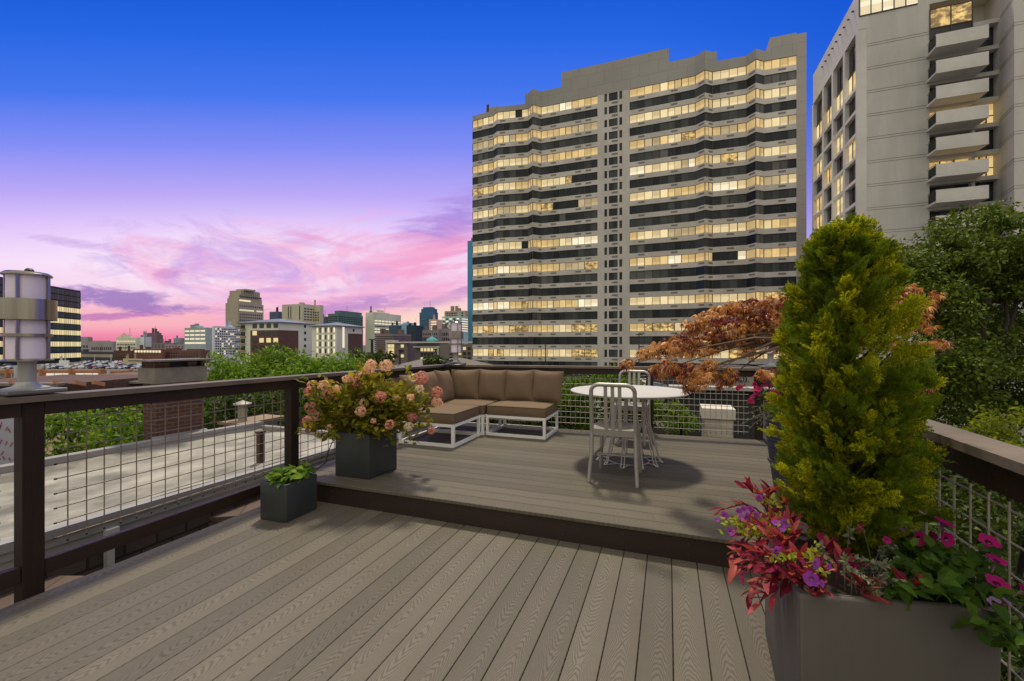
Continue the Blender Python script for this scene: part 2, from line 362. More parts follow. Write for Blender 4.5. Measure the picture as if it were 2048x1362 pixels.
for x in np.arange(-2.8, .95, .41):
    for z in (.045, .115):
        mb.lathe([(0, 0), (.004, 0), (.004, .0)], (x, US, z), 6)
rdf = mb.build('step_riser', M_fascia, rd)
mb = MB()
for x in np.arange(-2.75, .95, .41):
    for z in (.045, .11): mb.box(x-.004, US-.0015, z-.004, x+.004, US+.002, z+.004)
mb.build('screw', mk('dull_screw', (.06, .045, .035), .5), rd)
mb = MB(); mb.box(VL+.02, -2.6, -.24, VL+.06, 5.8, -.028); mb.box(VL+.06, -2.6, -.24, .98, -2.56, -.028); mb.box(.94, -2.6, -.24, .98, 5.9, -.028)
mb.prism([(VL+.06, 5.70), (.94, 6.0), (.94, 6.04), (VL+.06, 5.74)], -.24, .15)
struct(mb, 'deck_joists', M_fascia)
M_brick = brickmat('red_brick', (.115, .036, .023), (.07, .024, .017), (.11, .088, .07), .17, .058, msz=.008)
h = thing('row_house', 'brick row house that carries the roof deck', 'house', (0, 0, -10))
mb = MB(); mb.box(-3.2, -9, -10, .9, 5.6, -.45); mb.build('wall', M_brick, h)
mb = MB(); mb.box(-3.2, -9, -.447, .9, 5.6, -.40); mb.build('roof', mk('roof_felt', (.08, .08, .08), .9), h)
# ---------------------------------------------------------------- railings
def wires(a, b, za, zb, nv, nh, s0, s1, top, bot, over=.03, mat=M_rust, r=.0034, parent=None):
    """grid panel from plan point a to b; s0/s1 margins; za/zb tilt of the rail along the run"""
    a, b = Vector(a), Vector(b); L = (b-a).length; d = (b-a)/L; mb = MB(); caps = mb
    def pt(s, z): p = a+d*s; return Vector((p.x, p.y, z+za+(zb-za)*s/L))
    for i in range(nv):
        s = s0+(L-s0-s1)*i/(nv-1); mb.tube([pt(s, bot-over), pt(s, top+over)], r, 5)
        for z, q in ((bot-over, -.012), (top+over, .012)): caps.tube([pt(s, z), pt(s, z+q)], r*1.6, 6, 1)
    off = d.cross(Vector((0, 0, 1)))*.005
    for i in range(nh):
        z = bot+(top-bot)*i/(nh-1); p, q = pt(s0-.05, z)+off, pt(L-s1+.05, z)+off; mb.tube([p, q], r, 5)
        caps.tube([p-d*.012, p], r*1.6, 6, 1); caps.tube([q, q+d*.012], r*1.6, 6, 1)
    return mb.build('wire_panel', [mat, M_rubber], parent)
lr = thing('railing', 'dark stained railing with wire grid along the left edge beside the grey flat roof', 'railing', (-3.33, 1.3, -.3))
VC = -3.33
def rz(u): return 1.115-.0085*(u-1.3) if u > 1.3 else 1.115
mb = MB(); mb.beam((VC+.01, -1.5, rz(1.3)-.016), (VC+.01, 5.86, rz(5.86)-.016), .145, .032)
mb.build('rail_cap', M_cap, lr)
mb = MB()
for u0, u1 in ((-1.5, 1.24), (1.335, 2.995), (3.087, 4.36), (4.45, 5.80)):
    mb.beam((VC+.025, u0, rz(u0)-.079), (VC+.025, u1, rz(u1)-.079), .038, .092)
mb.build('top_rail', M_stain, lr)
for u0, z0 in ((1.29, -.35), (3.04, -.35), (4.405, -.1), (5.845, -.1), (-1.2, -.35)):
    mb = MB(); mb.box(VC-.045, u0-.045, z0, VC+.045, u0+.045, rz(u0)-.034, bev=.004, seg=1); mb.build('post', M_stainx, lr)
for u0, u1 in ((-1.2, 1.243), (1.337, 2.993)):
    mb = MB(); mb.box(VC+.0, u0, .09, VC+.038, u1, .176, bev=.003, seg=1); mb.build('bottom_rail', M_stain, lr)
wires((VC, -1.15, 0), (VC, 1.245, 0), 0, 0, 24, 9, .06, .13, .945, .265, parent=lr)
wires((VC, 1.335, 0), (VC, 2.995, 0), 0, 0, 18, 9, .115, .075, .945, .265, parent=lr)
wires((VC, 3.085, 0), (VC, 4.36, 0), 0, 0, 14, 9, .06, .06, .945, .265, parent=lr)
wires((VC, 4.45, 0), (VC, 5.80, 0), 0, 0, 16, 9, .06, .06, .94, .28, parent=lr)
br = thing('railing', 'dark stained railing with pale wire grid along the back behind sofa and table', 'railing', (-1, 5.95, 0))
A, B = Vector((VC, ub(VC)+.05, 0)), Vector((1.20, ub(1.20)+.05, 0))
mb = MB(); mb.beam(A+Vector((0, 0, 1.06)), B+Vector((0, 0, 1.072)), .14, .03); mb.build('rail_cap', M_cap, br)
def bp(v): return Vector((v, ub(v)+.05, 0))
pv = [-3.33+.12, -1.75, -.28, 1.03]
pv = [-3.25, -1.70, PU(1299, 800, 6.04).x, PU(1517, 800, 6.16).x]
for a, b in zip(pv[:-1], pv[1:]):
    mb = MB(); mb.beam(bp(a+.047)+Vector((0, -.02, 1.006)), bp(b-.047)+Vector((0, -.02, 1.013)), .038, .082); mb.build('top_rail', M_stain, br)
for v in pv[1:]:
    mb = MB(); p = bp(v); mb.box(p.x-.045, p.y-.045, -.1, p.x+.045, p.y+.045, 1.045, bev=.004, seg=1); mb.build('post', M_stainx, br)
for a, b, n in ((pv[0], pv[1], 18), (pv[1], pv[2], 19), (pv[2], pv[3], 17)):
    wires(bp(a+.045), bp(b-.045), 0, 0, n, 9, .06, .12 if b == pv[3] else .06, .905, .262, mat=M_galv, r=.0036, parent=br)
rr = thing('railing', 'dark stained railing with wire grid on the right beside the big conifer planter', 'railing', (.95, 2, 0))
A, B = Vector((.945, -.9, 1.02)), Vector((1.10, 6.08, 1.05))
mb = MB(); mb.beam(A, B, .135, .032); mb.build('rail_cap', M_cap, rr)
mb = MB(); mb.beam(A+Vector((-.02, 0, -.065)), B+Vector((-.02, 0, -.065)), .038, .095); mb.build('top_rail', M_stain, rr)
for u in (-.8, 2.85, 4.4):
    mb = MB(); v = .945+.155*(u+.9)/6.98; mb.box(v-.045, u-.045, -.3, v+.045, u+.045, 1.0, bev=.004, seg=1); mb.build('post', M_stainx, rr)
for u0, u1 in ((-.75, 2.8), (2.9, 4.35), (4.45, 6.0)):
    f = lambda u: Vector((.945+.155*(u+.9)/6.98, u, 0))
    wires(f(u0), f(u1), 0, 0, int((u1-u0)/.094), 9, .05, .05, .86, .06 if u0 < 0 else .26, mat=M_galv, r=.0038, parent=rr)
# ---------------------------------------------------------------- rail-post lamps
def lamp(label, p):
    t = thing('post_lamp', label, 'lamp', p, 'lamps on the railing posts')
    L = lambda pr, name, mt, par=t, n=40: None
    mb = MB(); mb.box(p[0]-.12, p[1]-.12, p[2], p[0]+.12, p[1]+.12, p[2]+.02, bev=.003, seg=1); mb.build('base_board', mk('grey_base_board', (.16, .165, .16), .5), t)
    mb = MB(); mb.lathe([(.09, .02), (.09, .027), (.06, .035), (.048, .045), (.042, .06), (.036, .062), (.036, .17), (.04, .172), (.04, .178)], p, 36); mb.build('stem', mk('satin_steel', (.42, .41, .39), .5, metal=.35, var=.3, scale=3, stretch=(9, 9, .4)), t, auto=40)
    mb = MB(); mb.lathe([(.105, .176), (.105, .183), (.086, .19)], p, 40); mb.build('base_disc', M_steel, t, auto=40)
    mb = MB(); mb.lathe([(.08, .188), (.08, .655)], p, 40); mb.build('glass_shade', M_frost, t, auto=40)
    for r, z0, z1, nm in ((.117, .405, .52, 'wide_band'), (.099, .312, .328, 'thin_ring')):
        mb = MB(); mb.lathe([(r-.004, z0), (r, z0), (r, z1), (r-.004, z1), (r-.004, z0)], p, 44)
        for k in range(4):
            a = math.pi/4+k*math.pi/2; mb.beam((p[0]+.08*math.cos(a), p[1]+.08*math.sin(a), p[2]+(z0+z1)/2), (p[0]+r*math.cos(a), p[1]+r*math.sin(a), p[2]+(z0+z1)/2), .01, .01)
        mb.build(nm, M_steel, t, auto=40)
    for k in range(4):
        a = math.pi/4+k*math.pi/2; x, y = p[0]+.088*math.cos(a), p[1]+.088*math.sin(a)
        mb = MB(); mb.box(x-.006, y-.006, p[2]+.185, x+.006, y+.006, p[2]+.66); mb.build('upright', M_steel, t)
    mb = MB(); mb.lathe([(.1, .652), (.1, .66), (.085, .672), (0, .676)], p, 40); mb.build('top_cap', M_steel, t, auto=40)
    mb = MB(); mb.lathe([(.018, .672), (.02, .69), (.012, .7), (0, .702)], (p[0]-.03, p[1]+.02, p[2]), 12); mb.build('top_knob', M_black, t, auto=40)
    return t
lamp('round frosted lamp with steel bands on the left rail close to the camera', (VC-.05, 1.30, rz(1.3)))
q = PD(912, 690, 6.75); lamp('small frosted lamp on the far corner of the railing behind the sofa', (q.x, q.y, 1.078))
q = PD(1541, 690, 5.45); lamp('frosted lamp half hidden by the red maple at the right corner', (q.x, q.y, 1.09))
q = PD(912, 690, 6.68); mb = MB(); mb.lathe([(0, .0), (.17, .004), (.15, .02), (.06, .035), (.0, .04)], (q.x+.05, q.y-.12, 1.075), 20)
tag(mb.build('black_tray', M_black, auto=40), 'black round tray lying on the rail corner under the lamp', 'tray')
# ---------------------------------------------------------------- sofa
def sofa_module(name, label, x0, y0, x1, y1, open_=True):
    t = thing(name, label, 'sofa', ((x0+x1)/2, (y0+y1)/2, .18), 'modules of the corner sofa'); f = MB(); s = .034; z0, z1 = .182, .452
    for z in (z0, z1-s):
        for a, b in (((x0, y0), (x1, y0)), ((x0, y1-s), (x1, y1-s))): f.box(a[0], a[1], z, b[0], b[1]+s, z+s)
        for x in (x0, x1-s): f.box(x, y0+s, z, x+s, y1-s, z+s)
    f.build('frame', M_white, t)
    for x in (x0, x1-s):
        for y in (y0, y1-s): mb = MB(); mb.box(x, y, z0+s, x+s, y+s, z1-s); mb.build('leg', M_white, t)
    mb = MB()
    for i in range(9): xx = x0+.06+(x1-x0-.12)*i/8; mb.box(xx-.02, y0+s, z1-s+.004, xx+.02, y1-s, z1-.008)
    mb.build('slat', M_white, t)
    mb = MB(); n = 14
    bm = bmesh.new(); bmesh.ops.create_cube(bm, size=1)
    for v in bm.verts: v.co = Vector((v.co.x*(x1-x0-.01), v.co.y*(y1-y0-.01), v.co.z*.125))
    bmesh.ops.bevel(bm, geom=list(bm.edges), offset=.022, segments=3, affect='EDGES', profile=.5)
    bmesh.ops.subdivide_edges(bm, edges=[e for e in bm.edges if e.calc_length() > .3], cuts=9, use_grid_fill=True)
    for v in bm.verts:
        a, b = v.co.x/(x1-x0)*2, v.co.y/(y1-y0)*2
        if v.co.z > .03: v.co.z += .016*max(0, (1-a*a))*max(0, 1-b*b)+.004*math.sin(9*a+5*b)*math.sin(7*b)
    bm.verts.index_update(); mb.add([v.co+Vector(((x0+x1)/2, (y0+y1)/2, .518)) for v in bm.verts], [[v.index for v in q.verts] for q in bm.faces]); bm.free()
    c = mb.build('seat_cushion', M_fab, t, auto=50)
    mb = MB()
    for z in (.463, .573):
        o = .006; mb.tube([(x0+.02, y0+o, z), (x1-.02, y0+o, z), (x1-o, y0+.02, z), (x1-o, y1-.02, z), (x1-.02, y1-o, z), (x0+.02, y1-o, z), (x0+o, y1-.02, z), (x0+o, y0+.02, z)], .005, 5, closed=True)
    mb.build('piping', M_fab, c); return t
sofa_module('sofa_module', 'armless sofa module with white frame nearest the hydrangea planter', -3.10, 4.40, -2.34, 5.14)
sofa_module('sofa_module', 'corner sofa module tucked between the other two', -3.10, 5.155, -2.30, 5.80)
sofa_module('sofa_module', 'armless sofa module with white frame nearest the round table', -2.28, 5.19, -1.46, 5.86)
def pillow(label, c, rz, tilt, roll=0, s=.46, th=.15):
    n = 15; vs = []; fs = []
    for side in (1, -1):
        for i in range(n):
            for j in range(n):
                a, b = -1+2*i/(n-1), -1+2*j/(n-1)
                h = max(0, (1-abs(a)**2.6))**.55*max(0, (1-abs(b)**2.6))**.55
                x = a*(1-.075*(1-b*b)); z = b*(1-.075*(1-a*a))
                h += .05*math.sin(5*a+3*b+c[0]*9)*h
                vs.append((x*s/2, side*h*th/2, z*s/2))
    for sd_ in (0, 1):
        for i in range(n-1):
            for j in range(n-1):
                o = sd_*n*n; q = (o+i*n+j, o+(i+1)*n+j, o+(i+1)*n+j+1, o+i*n+j+1); fs.append(q if sd_ == 1 else q[::-1])
    R = Matrix.Rotation(rz, 4, 'Z') @ Matrix.Rotation(tilt, 4, 'X') @ Matrix.Rotation(roll, 4, 'Y')
    mb = MB(); mb.add([R @ Vector(v)+Vector(c) for v in vs], fs); o = mb.build('pillow', M_fab, smooth=True)
    return tag(o, label, 'cushion', 'brown back cushions on the sofa')
ZP = .585+.215
pillow('square brown back cushion at the right end of the sofa', (-1.60, 5.76, ZP), -.05, -.20, .03)
pillow('square brown back cushion second from the right end of the sofa', (-2.01, 5.75, ZP), .03, -.22, -.02)
pillow('square brown back cushion third from the right end of the sofa', (-2.42, 5.72, ZP), .02, -.22, .02)
pillow('square brown back cushion in the corner of the sofa', (-2.83, 5.66, ZP), .10, -.24, -.02)
pillow('brown cushion leaning on the left side next to the corner cushion', (-2.99, 5.36, ZP), math.radians(94), -.24, .06)
pillow('brown cushion in the middle of the left side of the sofa', (-3.02, 4.98, ZP), math.radians(88), -.2, .0)
pillow('brown cushion behind the hydrangea at the near end of the sofa', (-3.02, 4.60, ZP), math.radians(90), -.2, -.03)
# ---------------------------------------------------------------- table and chairs
tp = PD(1257, 690, 4.42); tb = PD(1266, 690, 4.5); TX, TY = tp.x, tp.y
t = thing('round_table', 'white round table on a splayed wire base', 'table', (TX, TY, .18))
mb = MB(); mb.lathe([(.0, .885), (.565, .885), (.59, .895), (.597, .905), (.59, .912), (0, .912)], (TX, TY, 0), 72); mb.build('table_top', mk('white_laminate', (.60, .585, .56), .4, var=.05), t, auto=30)
mb = MB(); path = []; K = 11
for k in range(K):
    a0 = 2*math.pi*k/K; a1 = a0+.10
    P = lambda r, a, z: Vector((TX+r*math.cos(a), TY+r*math.sin(a), z))
    mb.tube([P(.155, a0, .884), P(.19, a0, .62), P(.30, a0, .215), P(.325, a0, .19), P(.335, a0+.01, .187), P(.335, a0+.08, .187), P(.325, a1-.01, .187), P(.21, a1+.12, .187), P(.2, a1+.16, .187)], .006, 6)
    mb.tube([P(.165, a1+.02, .884), P(.2, a1+.02, .62), P(.31, a1, .215), P(.33, a1-.01, .188)], .006, 6)
mb.build('wire_base', mk('light_steel_wire', (.56, .53, .49), .35, metal=.4, var=.1), t)
for r, z in ((.16, .88), (.205, .6), (.205, .187)):
    mb = MB(); mb.tube([(TX+r*math.cos(a), TY+r*math.sin(a), z) for a in np.linspace(0, 2*math.pi, 41)[:-1]], .005, 6, closed=True); mb.build('wire_ring', bpy.data.materials['light_steel_wire'], t)
def chair(label, c, rz):
    t = thing('metal_chair', label, 'chair', (0, 0, 0), 'brushed metal chairs at the round table')
    mb = MB(); H = [(-.187, -.19, .43), (-.187, -.2, .5), (-.186, -.225, .68), (-.185, -.238, .77)]
    for k in range(0, 7):
        a = math.pi-k*math.pi/12; H.append((-.115+.07*math.cos(a), -.238-.012*math.sin(a), .79+.065*math.sin(a)))
    H += [(-x, y, z) for x, y, z in H[::-1]]; mb.tube(H, .0185, 8); mb.build('back_frame', M_alu, t, auto=60)
    for x in (-.06, 0, .06):
        mb = MB(); mb.beam((x, -.247, .846), (x, -.232, .70), .03, .012, up=(0, 1, 0)); mb.beam((x, -.232, .70), (x, -.2, .455), .03, .012, up=(0, 1, 0)); mb.build('slat', M_alu, t)
    for s in (-1, 1):
        mb = MB(); mb.tube([(s*.187, -.19, .44), (s*.19, -.2, .25), (s*.205, -.245, .0)], [.019, .019, .017], 8); mb.build('leg', M_alu, t, auto=60)
        mb = MB(); mb.tube([(s*.165, .19, .44), (s*.175, .2, .2), (s*.185, .215, .0)], [.019, .018, .016], 8); mb.build('leg', M_alu, t, auto=60)
        mb = MB(); mb.beam((s*.193, -.21, .2), (s*.175, .2, .2), .012, .028); mb.build('stretcher', M_alu, t)
    mb = MB(); mb.beam((-.18, -.02, .2), (.18, -.02, .2), .028, .012); mb.build('stretcher', M_alu, t)
    mb = MB(); n = 17; vs, fs = [], []
    def seat(a, b):
        x = a*(.2-.015*(b < 0)*abs(b)); y = b*.205; e = 1-max(abs(a)**8, abs(b)**8)
        dish = -.020*max(0, 1-(a*1.15)**2)*max(0, 1-((b+.15)*1.1)**2)+.006*max(0, 1-(a/.25)**2)*max(0, b)
        return x, y, .463+dish
    for i in range(n):
        for j in range(n): vs.append(seat(-1+2*i/(n-1), -1+2*j/(n-1)))
    for i in range(n-1):
        for j in range(n-1): fs.append((i*n+j, (i+1)*n+j, (i+1)*n+j+1, i*n+j+1))
    rim = [i*n for i in range(n)]+[(n-1)*n+j for j in range(1, n)]+[i*n+n-1 for i in range(n-2, -1, -1)]+[j for j in range(n-2, 0, -1)]
    o = len(vs); vs += [(vs[i][0]*.97, vs[i][1]*.97, .405) for i in rim]
    for k in range(len(rim)): fs.append((rim[k], o+k, o+(k+1) % len(rim), rim[(k+1) % len(rim)]))
    mb.add(vs, fs); mb.build('seat', M_alu, t, auto=45)
    for k, ch in enumerate(t.children): pass
    t.location = c; t.rotation_euler.z = rz; return t
pr = [PZ(1181, 963, .18), PZ(1273.7, 971.6, .18), PZ(1200, 937, .18), PZ(1280, 944.6, .18)]
cc = sum(pr, Vector((0, 0, 0)))/4
bx, by = PD(1263, 690, 5.33).x, PD(1263, 690, 5.33).y
c1 = chair('brushed metal slat-back chair turned away from the camera in front of the table', (cc.x, cc.y, .182), math.radians(-2))
c2 = copytree(c1); c2['label'] = 'brushed metal slat-back chair beyond the table against the back railing'; c2.location = (bx, by-.02, .182); c2.rotation_euler.z = math.radians(176)
# ---------------------------------------------------------------- planters
def planter(name, label, quad, z0, z1, mat, taper=.0, wall=.022, bev=.006, cat='planter'):
    c = sum((Vector((q[0], q[1], 0)) for q in quad), Vector((0, 0, 0)))/4
    t = thing(name, label, cat, (c.x, c.y, z0))
    bm = bmesh.new()
    ins = lambda k, z: [bm.verts.new((c.x+(q[0]-c.x)*k, c.y+(q[1]-c.y)*k, z)) for q in quad]
    size = (Vector(quad[0])-Vector(quad[2])).length; kw = 1-2*wall/size*1.4
    R = [ins(1-taper, z0), ins(1, z1), ins(kw, z1), ins(kw, z1-.09)]
    for A_, B_ in zip(R[:-1], R[1:]):
        for i in range(4): bm.faces.new((A_[i], A_[(i+1) % 4], B_[(i+1) % 4], B_[i]))
    bm.faces.new(R[0][::-1]); bm.faces.new(R[3])
    bmesh.ops.recalc_face_normals(bm, faces=bm.faces)
    ed = [e for e in bm.edges if not all(v in R[3] for v in e.verts)]
    bmesh.ops.bevel(bm, geom=ed, offset=bev, segments=3, affect='EDGES', profile=.5)
    bm.verts.index_update(); mb = MB(); mb.add([v.co for v in bm.verts], [[v.index for v in f.verts] for f in bm.faces]); bm.free()
    mb.build('box', mat, t, auto=35)
    mb = MB(); mb.prism([(c.x+(q[0]-c.x)*kw*.995, c.y+(q[1]-c.y)*kw*.995) for q in quad], z1-.08, z1-.045); mb.build('soil', M_soil, t)
    return t
def sq(px):
    a, b, c = px; return [a, b, c, a+c-b]
def quad3(l, f, r, z):
    l, f, r = PZ(*l, z), PZ(*f, z), PZ(*r, z); return [(l.x, l.y), (f.x, f.y), (r.x, r.y), (l.x+r.x-f.x, l.y+r.y-f.y)]
HQ = quad3((670.2, 951), (738, 959.7), (794, 938), .18); planter('square_planter', 'square dark zinc planter holding the pink hydrangea', HQ, .182, .585, M_zinc)
TQ = quad3((520, 1038.6), (572.3, 1046.9), (634.5, 1017.5), 0); planter('trough_planter', 'small dark zinc trough with leafy greens beside the step', TQ, .002, .297, M_zinc)
RP = [(.34, 1.50), (.872, 1.615), (.83, 2.44), (.36, 2.35)]
fl = Vector((.861, 1.28)); 
def w2(X, Y): return (X*CS-Y*SN, X*SN+Y*CS)
RP = [w2(.861, 1.28), w2(1.399, 1.205), (.84, 2.44), w2(1.205, 2.04)]
planter('tall_planter', 'tall taupe planter with conifer and mixed flowers by the right rail', RP, .002, .63, M_taupe, taper=.03, bev=.014)
PP = PD(1596, 690, 3.22); PX, PY = PP.x, PP.y
t = thing('ribbed_pot', 'tall round charcoal pot with ribbed sides behind the conifer', 'pot', (PX, PY, .18))
prof = [(.135, .182)]
for i in range(24):
    z = .2+i*.028; r = .14+.075*min(1, (i/20))**.8; r += .012 if i == 10 else 0; prof += [(r, z), (r+.004, z+.007), (r+.004, z+.02), (r, z+.026)]
prof += [(.222, .872), (.228, .88), (.222, .89), (.205, .89), (.2, .8)]
mb = MB(); mb.lathe(prof, (PX, PY, 0), 48); mb.build('pot_body', M_pot, t, auto=30)
mb = MB(); mb.lathe([(0, .84), (.2, .84)], (PX, PY, 0), 24); mb.build('soil', M_soil, t)
# drip hose on the left
mb = MB(); b0 = PZ(600, 923, .20); 
pth = [PD(607, 920, 3.95), PD(618, 932, 3.9), PD(634, 938, 3.85), PD(652, 925, 3.85), PD(656, 905, 3.88), PD(664, 885, 3.92), PD(676, 872, 3.95)]
mb.tube([p for p in pth], .005, 6); tag(mb.build('drip_hose', M_rubber), 'thin black drip hose looping from the rail post to the hydrangea planter', 'hose')
# ---------------------------------------------------------------- main apartment tower
M_conc = brickmat('panel_concrete', (.37, .36, .33), (.345, .335, .305), (.24, .23, .21), 3.6, 2.72, rough=.85, msz=.03)
M_span = mk('spandrel_concrete', (.62, .595, .545), .85, var=.16, scale=.35, dirt=.3, stretch=(1, 1, .5))
M_pier = brickmat('pier_concrete', (.40, .372, .32), (.385, .36, .31), (.25, .23, .2), 4, 2.72, rough=.85, msz=.03)
M_mull = mk('dark_mullion', (.035, .033, .03), .5)
M_vent = mk('vent_grille', (.20, .185, .16), .6)
GD = [glass('dark_window_glass', (.026, .031, .034), .2, .2), glass('drawn_dark_curtain', (.062, .068, .066), .3, .16), glass('pale_dark_curtain', (.115, .118, .108), .3, .14)]
_z0, _z20 = PU(945, 248.8, 92.0).z, PU(945, 704.8, 92.0).z; _p = (_z0-_z20)/20; BL = (_z0-_p*.315, _p, .63)
GL = [glow('lit_window_cream', (1, .80, .44), .74, blind=BL), glow('lit_window_gold', (.95, .66, .27), .66, .5, blind=BL), glow('lit_window_bright', (1, .88, .62), .95, .2, blind=BL),
      glow('painted_gold_reflection', (1, .66, .22), .75, .6, dark=(.16, .09, .03)), glow('lit_window_tan', (.62, .49, .27), .62, .4, blind=BL)]  # patchy glow with dark spots paints a gold reflection on some panes
U0 = 92.0; TB = -10
def fv(px, p=0.0): return PU(px, 690, U0-p).x
FP = [(945, 0), (987, .5), (994, 1.5), (1056, .4), (1065, 1.7), (1082, .1), (1195, 0), (1259, 0), (1336, .1), (1390.6, .25), (1410, 1.5), (1425, .35), (1492.6, .1), (1512, 1.6), (1528, .4), (1593, .2), (1613, .2)]
FP = [(fv(px, p), U0-p, px) for px, p in FP]
def facade(p0, p1):
    """facade polyline between two photo columns"""
    r = []
    def at(px):
        for a, b in zip(FP[:-1], FP[1:]):
            if a[2] <= px <= b[2]:
                k = (px-a[2])/(b[2]-a[2]); return (a[0]+(b[0]-a[0])*k, a[1]+(b[1]-a[1])*k)
    return [at(p0)]+[(a[0], a[1]) for a in FP if p0 < a[2] < p1]+[at(p1)]
def band(mb, pl, z0, z1, off=0.0, th=.4, mi=0):
    pts = [(x, y+off) for x, y in pl]+[(x, y+off+th) for x, y in pl[::-1]]
    mb.prism(pts, z0, z1, mi)
ZT = PU(945, 248.8, U0).z; ZB = PU(945, 704.8, U0).z; PIT = (ZT-ZB)/20; WH = PIT*.315
tower = thing('apartment_tower', 'tall grey apartment tower with zigzag facade and alternating lit and dark window bands', 'building', (fv(1280), U0+8, TB))
zc = [ZT-PIT*i for i in range(24)]
mb = MB()
for p0, p1 in ((945, 1195), (1259, 1593)):
    pl = facade(p0, p1)
    for i in range(24):
        z1 = zc[i]-WH; z0 = zc[i+1]+WH if i < 23 else TB
        band(mb, pl, z0, z1)
mb.build('spandrel_wall', M_span, tower)
mb = MB()
for p0, p1 in ((1195, 1209), (1214.5, 1218), (1235.6, 1239), (1244.6, 1259)): band(mb, facade(p0, p1), TB, zc[0]+WH, th=.4)
for i in range(23): band(mb, facade(1209, 1244.6), zc[i+1]+WH*.92, zc[i]-WH*.92, off=.02, th=.36)
mb.build('stair_bay_wall', M_span, tower)
mb = MB(); pl = facade(1593, 1613); band(mb, pl, TB, PU(1600, 64, U0).z-.4, th=20); mb.build('end_pier', M_pier, tower)
# core and parapets
mb = MB(); x0, x1 = fv(945)+.02, fv(1593)-.01; mb.box(x0, U0+.42, TB, x1, U0+20, zc[0]+WH+.4); mb.build('core', M_mull, tower)
mb = MB()
ztop = lambda px, py: PU(px, py, U0).z
zl = ztop(945, 232)
mb2 = MB()
for p0, p1, zt in ((945, 1050, zl), (1050, 1124, ztop(1050, 190)), (1124, 1338, ztop(1124, 145)), (1338, 1434, ztop(1338, 125)), (1434, 1540, ztop(1434, 124)), (1540, 1593, ztop(1540, 78))):
    band(mb2, facade(p0, p1), zc[0]+WH, zt, th=.5 if p0 < 1050 or 1434 <= p0 < 1540 else 8)
mb2.build('parapet', M_conc, tower)
mb = MB(); mb.box(fv(962), U0+3, zl-3, fv(986), U0+9, ztop(970, 204)+.3); mb.build('roof_house', M_conc, tower)
mb = MB()
for px in (964, 966.5): x = fv(px); mb.box(x-.12, U0+3, zl, x+.12, U0+3.2, ztop(965, 198)+.3)
mb.build('antenna', M_mull, tower)
LIT = [0, 2, 4, 6, 8, 11, 13, 16, 18, 20]
vent_me = None; nv = 0; rest = MB()
for i in range(23):
    lit = i in LIT
    for (p0, p1) in ((945, 1195), (1259, 1593)):
        pl = facade(p0, p1); mb = MB(); L = 0
        for a, b in zip(pl[:-1], pl[1:]):
            d = Vector((b[0]-a[0], b[1]-a[1])); ln = d.length; n = max(1, round(ln/(1.42 if ln > 2 else 1.1))); j = 0
            while j < n:
                run = min(n-j, RG.integers(1, 5)); r = RG.random()
                if lit:
                    mi = 4 if r < .40 else 5 if r < .64 else 6 if r < .72 else 8 if r < .87 else 7 if r < .94 else 1 if r < .97 else 4
                    if i >= 18 and r > .45: mi = 7
                    if ln < 2.6: mi = 5
                else: mi = 1 if r < .5 else 2 if r < .88 else 3
                for q in range(run):
                    s0, s1 = (j+q)/n, (j+q+1)/n
                    q0 = (a[0]+d.x*s0, a[1]+d.y*s0+.16); q1 = (a[0]+d.x*s1, a[1]+d.y*s1+.16)
                    mb.add([(q0[0], q0[1], zc[i]-WH), (q1[0], q1[1], zc[i]-WH), (q1[0], q1[1], zc[i]+WH), (q0[0], q0[1], zc[i]+WH)], [(0,1,2,3)], mi)
                    w = .035 if q else .07
                    mb.box(q0[0]-w, q0[1]-.06, zc[i]-WH, q0[0]+w, q0[1]+.0, zc[i]+WH, 0)
                j += run
        for z in (zc[i]-WH, zc[i]+WH-.06): band(mb, [(x, y+.11) for x, y in pl], z+.002, z+.06, th=.045, mi=0)
        o = mb.build('window_band', [M_mull]+GD+GL, tower)
        if lit: o['label'] = 'band of windows lit gold from inside, some panes with painted reflections'
    for a, b in ((1209, 1214.5), (1218, 1235.6), (1239, 1244.6)):
        xa, xb = fv(a), fv(b); mb = MB(); z0, z1 = zc[i]-WH*.92, zc[i]+WH*.92
        n = 2 if b-a > 8 else 1
        for k in range(n):
            c0, c1 = xa+(xb-xa)*k/n, xa+(xb-xa)*(k+1)/n
            mb.add([(c0, U0+.16, z0), (c1, U0+.16, z0), (c1, U0+.16, z1), (c0, U0+.16, z1)], [(0,1,2,3)], 1+int(RG.integers(0, 2)))
            mb.box(c0-.04, U0+.1, z0, c0+.04, U0+.16, z1)
        mb.build('stair_window', [M_mull]+GD, tower)
    for px in (958, 980, 1003, 1040, 1080, 1105, 1155, 1175, 1227, 1280, 1345, 1400, 1420, 1457, 1501, 1560):
        if nv >= 96+100 and False: continue
        f = facade(px-3, px+3); x, y = f[0]; w = .62; z = zc[i]-WH-.42
        a, b = f[0], f[-1]; d = (Vector(b)-Vector(a)).normalized()
        q0 = Vector(a); q1 = q0+d*w*2
        pts = [(q0.x, q0.y-.03), (q1.x, q1.y-.03), (q1.x, q1.y+.03), (q0.x, q0.y+.03)]
        if i > 16 and nv < 100:
            mb = MB(); mb.prism(pts, z-.17, z+.17); mb.build('vent', M_vent, tower); nv += 1
        else: rest.prism(pts, z-.17, z+.17)
o = rest.build('vents', M_vent, tower); o['kind'] = 'stuff'
